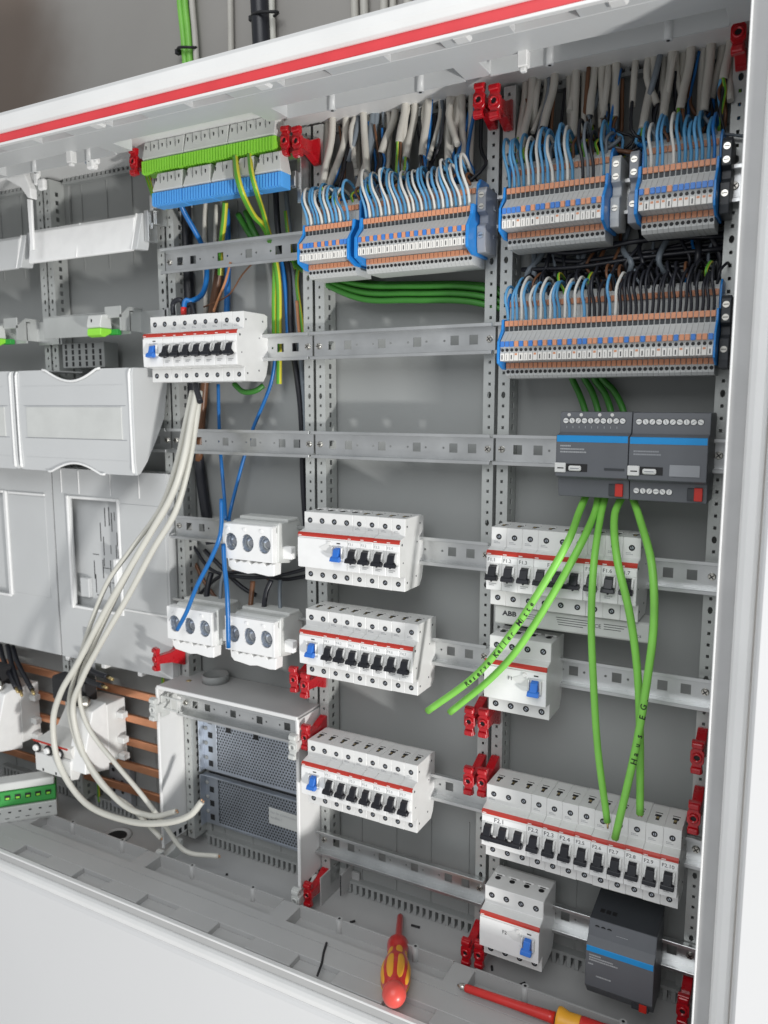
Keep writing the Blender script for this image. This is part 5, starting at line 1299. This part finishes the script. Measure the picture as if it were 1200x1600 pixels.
# ================================================================ cables on the wall above the cabinet
def wc(px, py0, py1, r, m, lab, dx=0, y=50):
    a = (-890.2, 52.0, 707.9)
for lab, pts, r, m in (
    ('green cable running down the wall above the cabinet, left of the pair', [(-503.3, 50.0, 669.8), (-503.3, 50.0, 619.7), (-498.5, 50.0, 567.9), (-494.8, 50.0, 490.2)], 4.6, 'sheath_green'),
    ('green cable running down the wall above the cabinet, right of the pair', [(-493.9, 50.0, 667.4), (-493.8, 50.0, 617.5), (-489.0, 50.0, 566.0), (-486.5, 50.0, 488.7)], 4.6, 'sheath_green'),
    ('beige cable beside the green pair on the wall', [(-479.9, 50.0, 664.0), (-480.9, 50.0, 614.6), (-477.3, 50.0, 563.6), (-474.6, 50.0, 486.6)], 4.2, 'sheath_beige'),
    ('pale cable running down the wall behind the black one', [(-416.7, 54.0, 650.3), (-416.1, 54.0, 601.6), (-418.1, 54.0, 478.0)], 4.2, 'sheath_beige'),
    ('very thick black cable running down the wall above the cabinet', [(-359.6, 44.0, 631.7), (-358.7, 44.0, 584.5), (-356.2, 44.0, 520.4), (-353.7, 44.0, 455.4)], 13, 'wire_black'),
    ('white cable right beside the thick black cable on the wall', [(-343.2, 50.0, 630.4), (-344.3, 50.0, 583.7), (-342.7, 50.0, 519.9), (-341.1, 50.0, 455.1)], 4.4, 'sheath_white'),
    ('beige wall cable, first from the left above the middle bay', [(-219.1, 52.0, 600.8), (-217.5, 52.0, 555.9), (-216.0, 52.0, 495.4)], 5.2, 'sheath_beige'),
    ('beige wall cable, second from the left above the middle bay', [(-204.3, 52.0, 597.1), (-203.6, 52.0, 552.8), (-202.0, 52.0, 492.6)], 5.2, 'sheath_beige'),
    ('beige wall cable, third from the left above the middle bay', [(-175.4, 52.0, 590.0), (-175.4, 52.0, 546.4), (-174.5, 52.0, 487.2)], 5.2, 'sheath_beige'),
    ('beige wall cable, fourth from the left above the middle bay', [(-163.0, 52.0, 587.0), (-162.9, 52.0, 543.5), (-162.8, 52.0, 484.8)], 4.2, 'sheath_beige'),
    ('beige wall cable, last on the right above the middle bay', [(-142.8, 52.0, 582.0), (-142.7, 52.0, 539.0), (-142.4, 52.0, 480.8)], 5.2, 'sheath_beige')):
    wire('wall_cable', pts, r, m, lab, 'cable', 'cables on the wall above the cabinet', n=14, sub=5)
for lab, c, rx in (('black cable tie round the green cables on the wall', (-490.3, 48.0, 550.3), 16), ('black cable tie round the thick black and white cable', (-347.9, 40.0, 561.5), 20)):
    b = MB().m('black_rubber'); pts = [Vector(c)+Vector((rx*cos(a), 10*sin(a), 1.5*sin(a*2)))for a in [2*pi*i/14 for i in range(15)]]
    b.tube(pts, 2, 6, 3); b.box(c[0]-rx-5, c[0]-rx+3, c[1]-4, c[1]+4, c[2]-3, c[2]+4, 1); tag(b.build('cable_tie', origin=c), lab, 'cable tie')
b = MB().m('black_rubber'); b.tube([(-164, -119, -608.6), (-158, -135, -609), (-150, -152, -609), (-143, -172, -608.5)], 1.5, 6, 5); tag(b.build('cable_tie', origin=(-164, -119, -609)), 'thin dark plastic tie lying across the front ledge left of the screwdriver', 'cable tie')

# ================================================================ screwdrivers
t = thing('screwdriver', 'red and yellow insulated screwdriver lying with its round red end towards the viewer', 'screwdriver', (-127, 9, -637))
d = (Vector((-38, -180, -590))-Vector((-127, 9, -637))); LN = d.length; d.normalize()
b = MB().m('black_rubber'); b.lathe([(-1, 1.2), (5, 2.8), (8, 3.4)], (0, 0, 0), d, 16); b.build('tip', t)
b = MB().m('tool_red'); b.lathe([(6, 3.4), (8, 4.2), (74, 4.8), (82, 6.2), (88, 6.8)], (0, 0, 0), d, 20); b.build('shaft_sleeve', t)
HP = [(86, 7), (87, 12.4), (90, 13.6), (106, 12.8), (112, 11.6), (118, 11.6), (128, 12.4), (140, 15.2), (156, 17.2), (170, 17.4), (184, 15.6), (196, 12.4), (204, 11.4)]
b = MB().m('tool_red'); b.lathe(HP, (0, 0, 0), d, 28); b.build('handle', t)
b = MB().m('tool_knob'); b.lathe([(198, 11.6), (202, 13.2), (207, 13.4), (212, 12.0), (216, 8.4), (218, 4), (218.6, .4)], (0, 0, 0), d, 28); b.build('end_knob', t)
def inset_panel(th, t0, t1, w_, name='yellow_panel'):
    up = Vector((0, 0, 1)); u = d.cross(up).normalized(); w2 = d.cross(u); v = []; f = []
    def rad(tt):
        for i in range(1, len(HP)):
            if HP[i][0] >= tt:
                a, c = HP[i-1], HP[i]; return a[1]+(c[1]-a[1])*(tt-a[0])/(c[0]-a[0])
        return HP[-1][1]
    NN, MM = 14, 8
    for i in range(NN+1):
        s_ = i/NN; tt = t0+(t1-t0)*s_; hw = w_*math.sqrt(max(0, 1-abs(2*s_-1)**3.2))
        for j in range(MM+1):
            e = (j/MM*2-1); a = th+hw*e/rad(tt); r = rad(tt)+.6*(1-abs(e)**6)*(1-abs(2*s_-1)**8)
            v.append(d*tt+(u*cos(a)+w2*sin(a))*r)
    for i in range(NN):
        for j in range(MM): a = i*(MM+1)+j; f.append((a, a+1, a+MM+2, a+MM+1))
    b = MB().m('tool_yellow')._add(v, f, True); b.build(name, t)
for k in range(8): inset_panel(2*pi*(k+.5)/8, 142, 194, 4.4)
for k in range(6): inset_panel(2*pi*(k+.25)/6, 114, 136, 4.2)
t2 = thing('screwdriver', 'red insulated screwdriver with a yellow collar lying at the bottom right edge', 'screwdriver', (11, -113, -604))
d2 = Vector((118, 3, 2)).normalized()
b = MB().m('screw_steel'); b.lathe([(-2, 1.4), (2, 3.6), (8, 3.4)], (0, 0, 0), d2, 14); b.build('tip', t2)
b = MB().m('tool_red'); b.lathe([(7, 3.6), (9, 4.4), (60, 4.8), (104, 6), (110, 6.4)], (0, 0, 0), d2, 20); b.build('shaft_sleeve', t2)
b = MB().m('tool_yellow'); b.lathe([(112, 9), (113, 12.6), (116, 13.2), (124, 10.6), (136, 10.8), (138, 10.5)], (0, 0, 0), d2, 26); b.build('collar', t2)
b = MB().m('tool_red'); b.lathe([(137, 10.6), (140, 11), (160, 10.6), (172, 12), (196, 14), (224, 14), (240, 10), (244, 4)], (0, 0, 0), d2, 26); b.build('handle', t2)
# litter on the floor
for x, y, l, a, lab in ((-105, -2, 12, .1, 'small black cable offcut beside the screwdriver tip'), (-180, -36, 7, .9, 'tiny dark screw lying near the left floor bracket'), (58, -38, 8, 1.0, 'small black offcut left of the dark power supply'), (150, -60, 9, .1, 'small black offcut under the dark power supply'), (20, -30, 7, 2.0, 'small dark offcut below the lowest residual current breaker'), (-60, -40, 3, .5, 'tiny crumb on the floor right of the screwdriver shaft'), (-398, -30, 3, .3, 'tiny crumb on the compartment floor')):
    bit(x, y, l, a, lab)
# corner bracket on the floor of the middle bay
t = thing('floor_bracket', 'pale bent bracket with a black edge at the left of the middle bay floor', 'bracket', (-236, 0, -640))
b = MB().m('tray_grey'); b.box(0, 2, -24, 28, 0, 42, .4); b.box(20, 22, -2, 30, 8, 40, .4); b.box(0, 34, 26, 30, 0, 30, .4); b.build('bracket_body', t)
b = MB().m('black_rubber'); b.tube([(21, -3, 40), (21, -3, 10), (21, 20, 10)], .9, 6, 1); b.build('edge_strip', t)
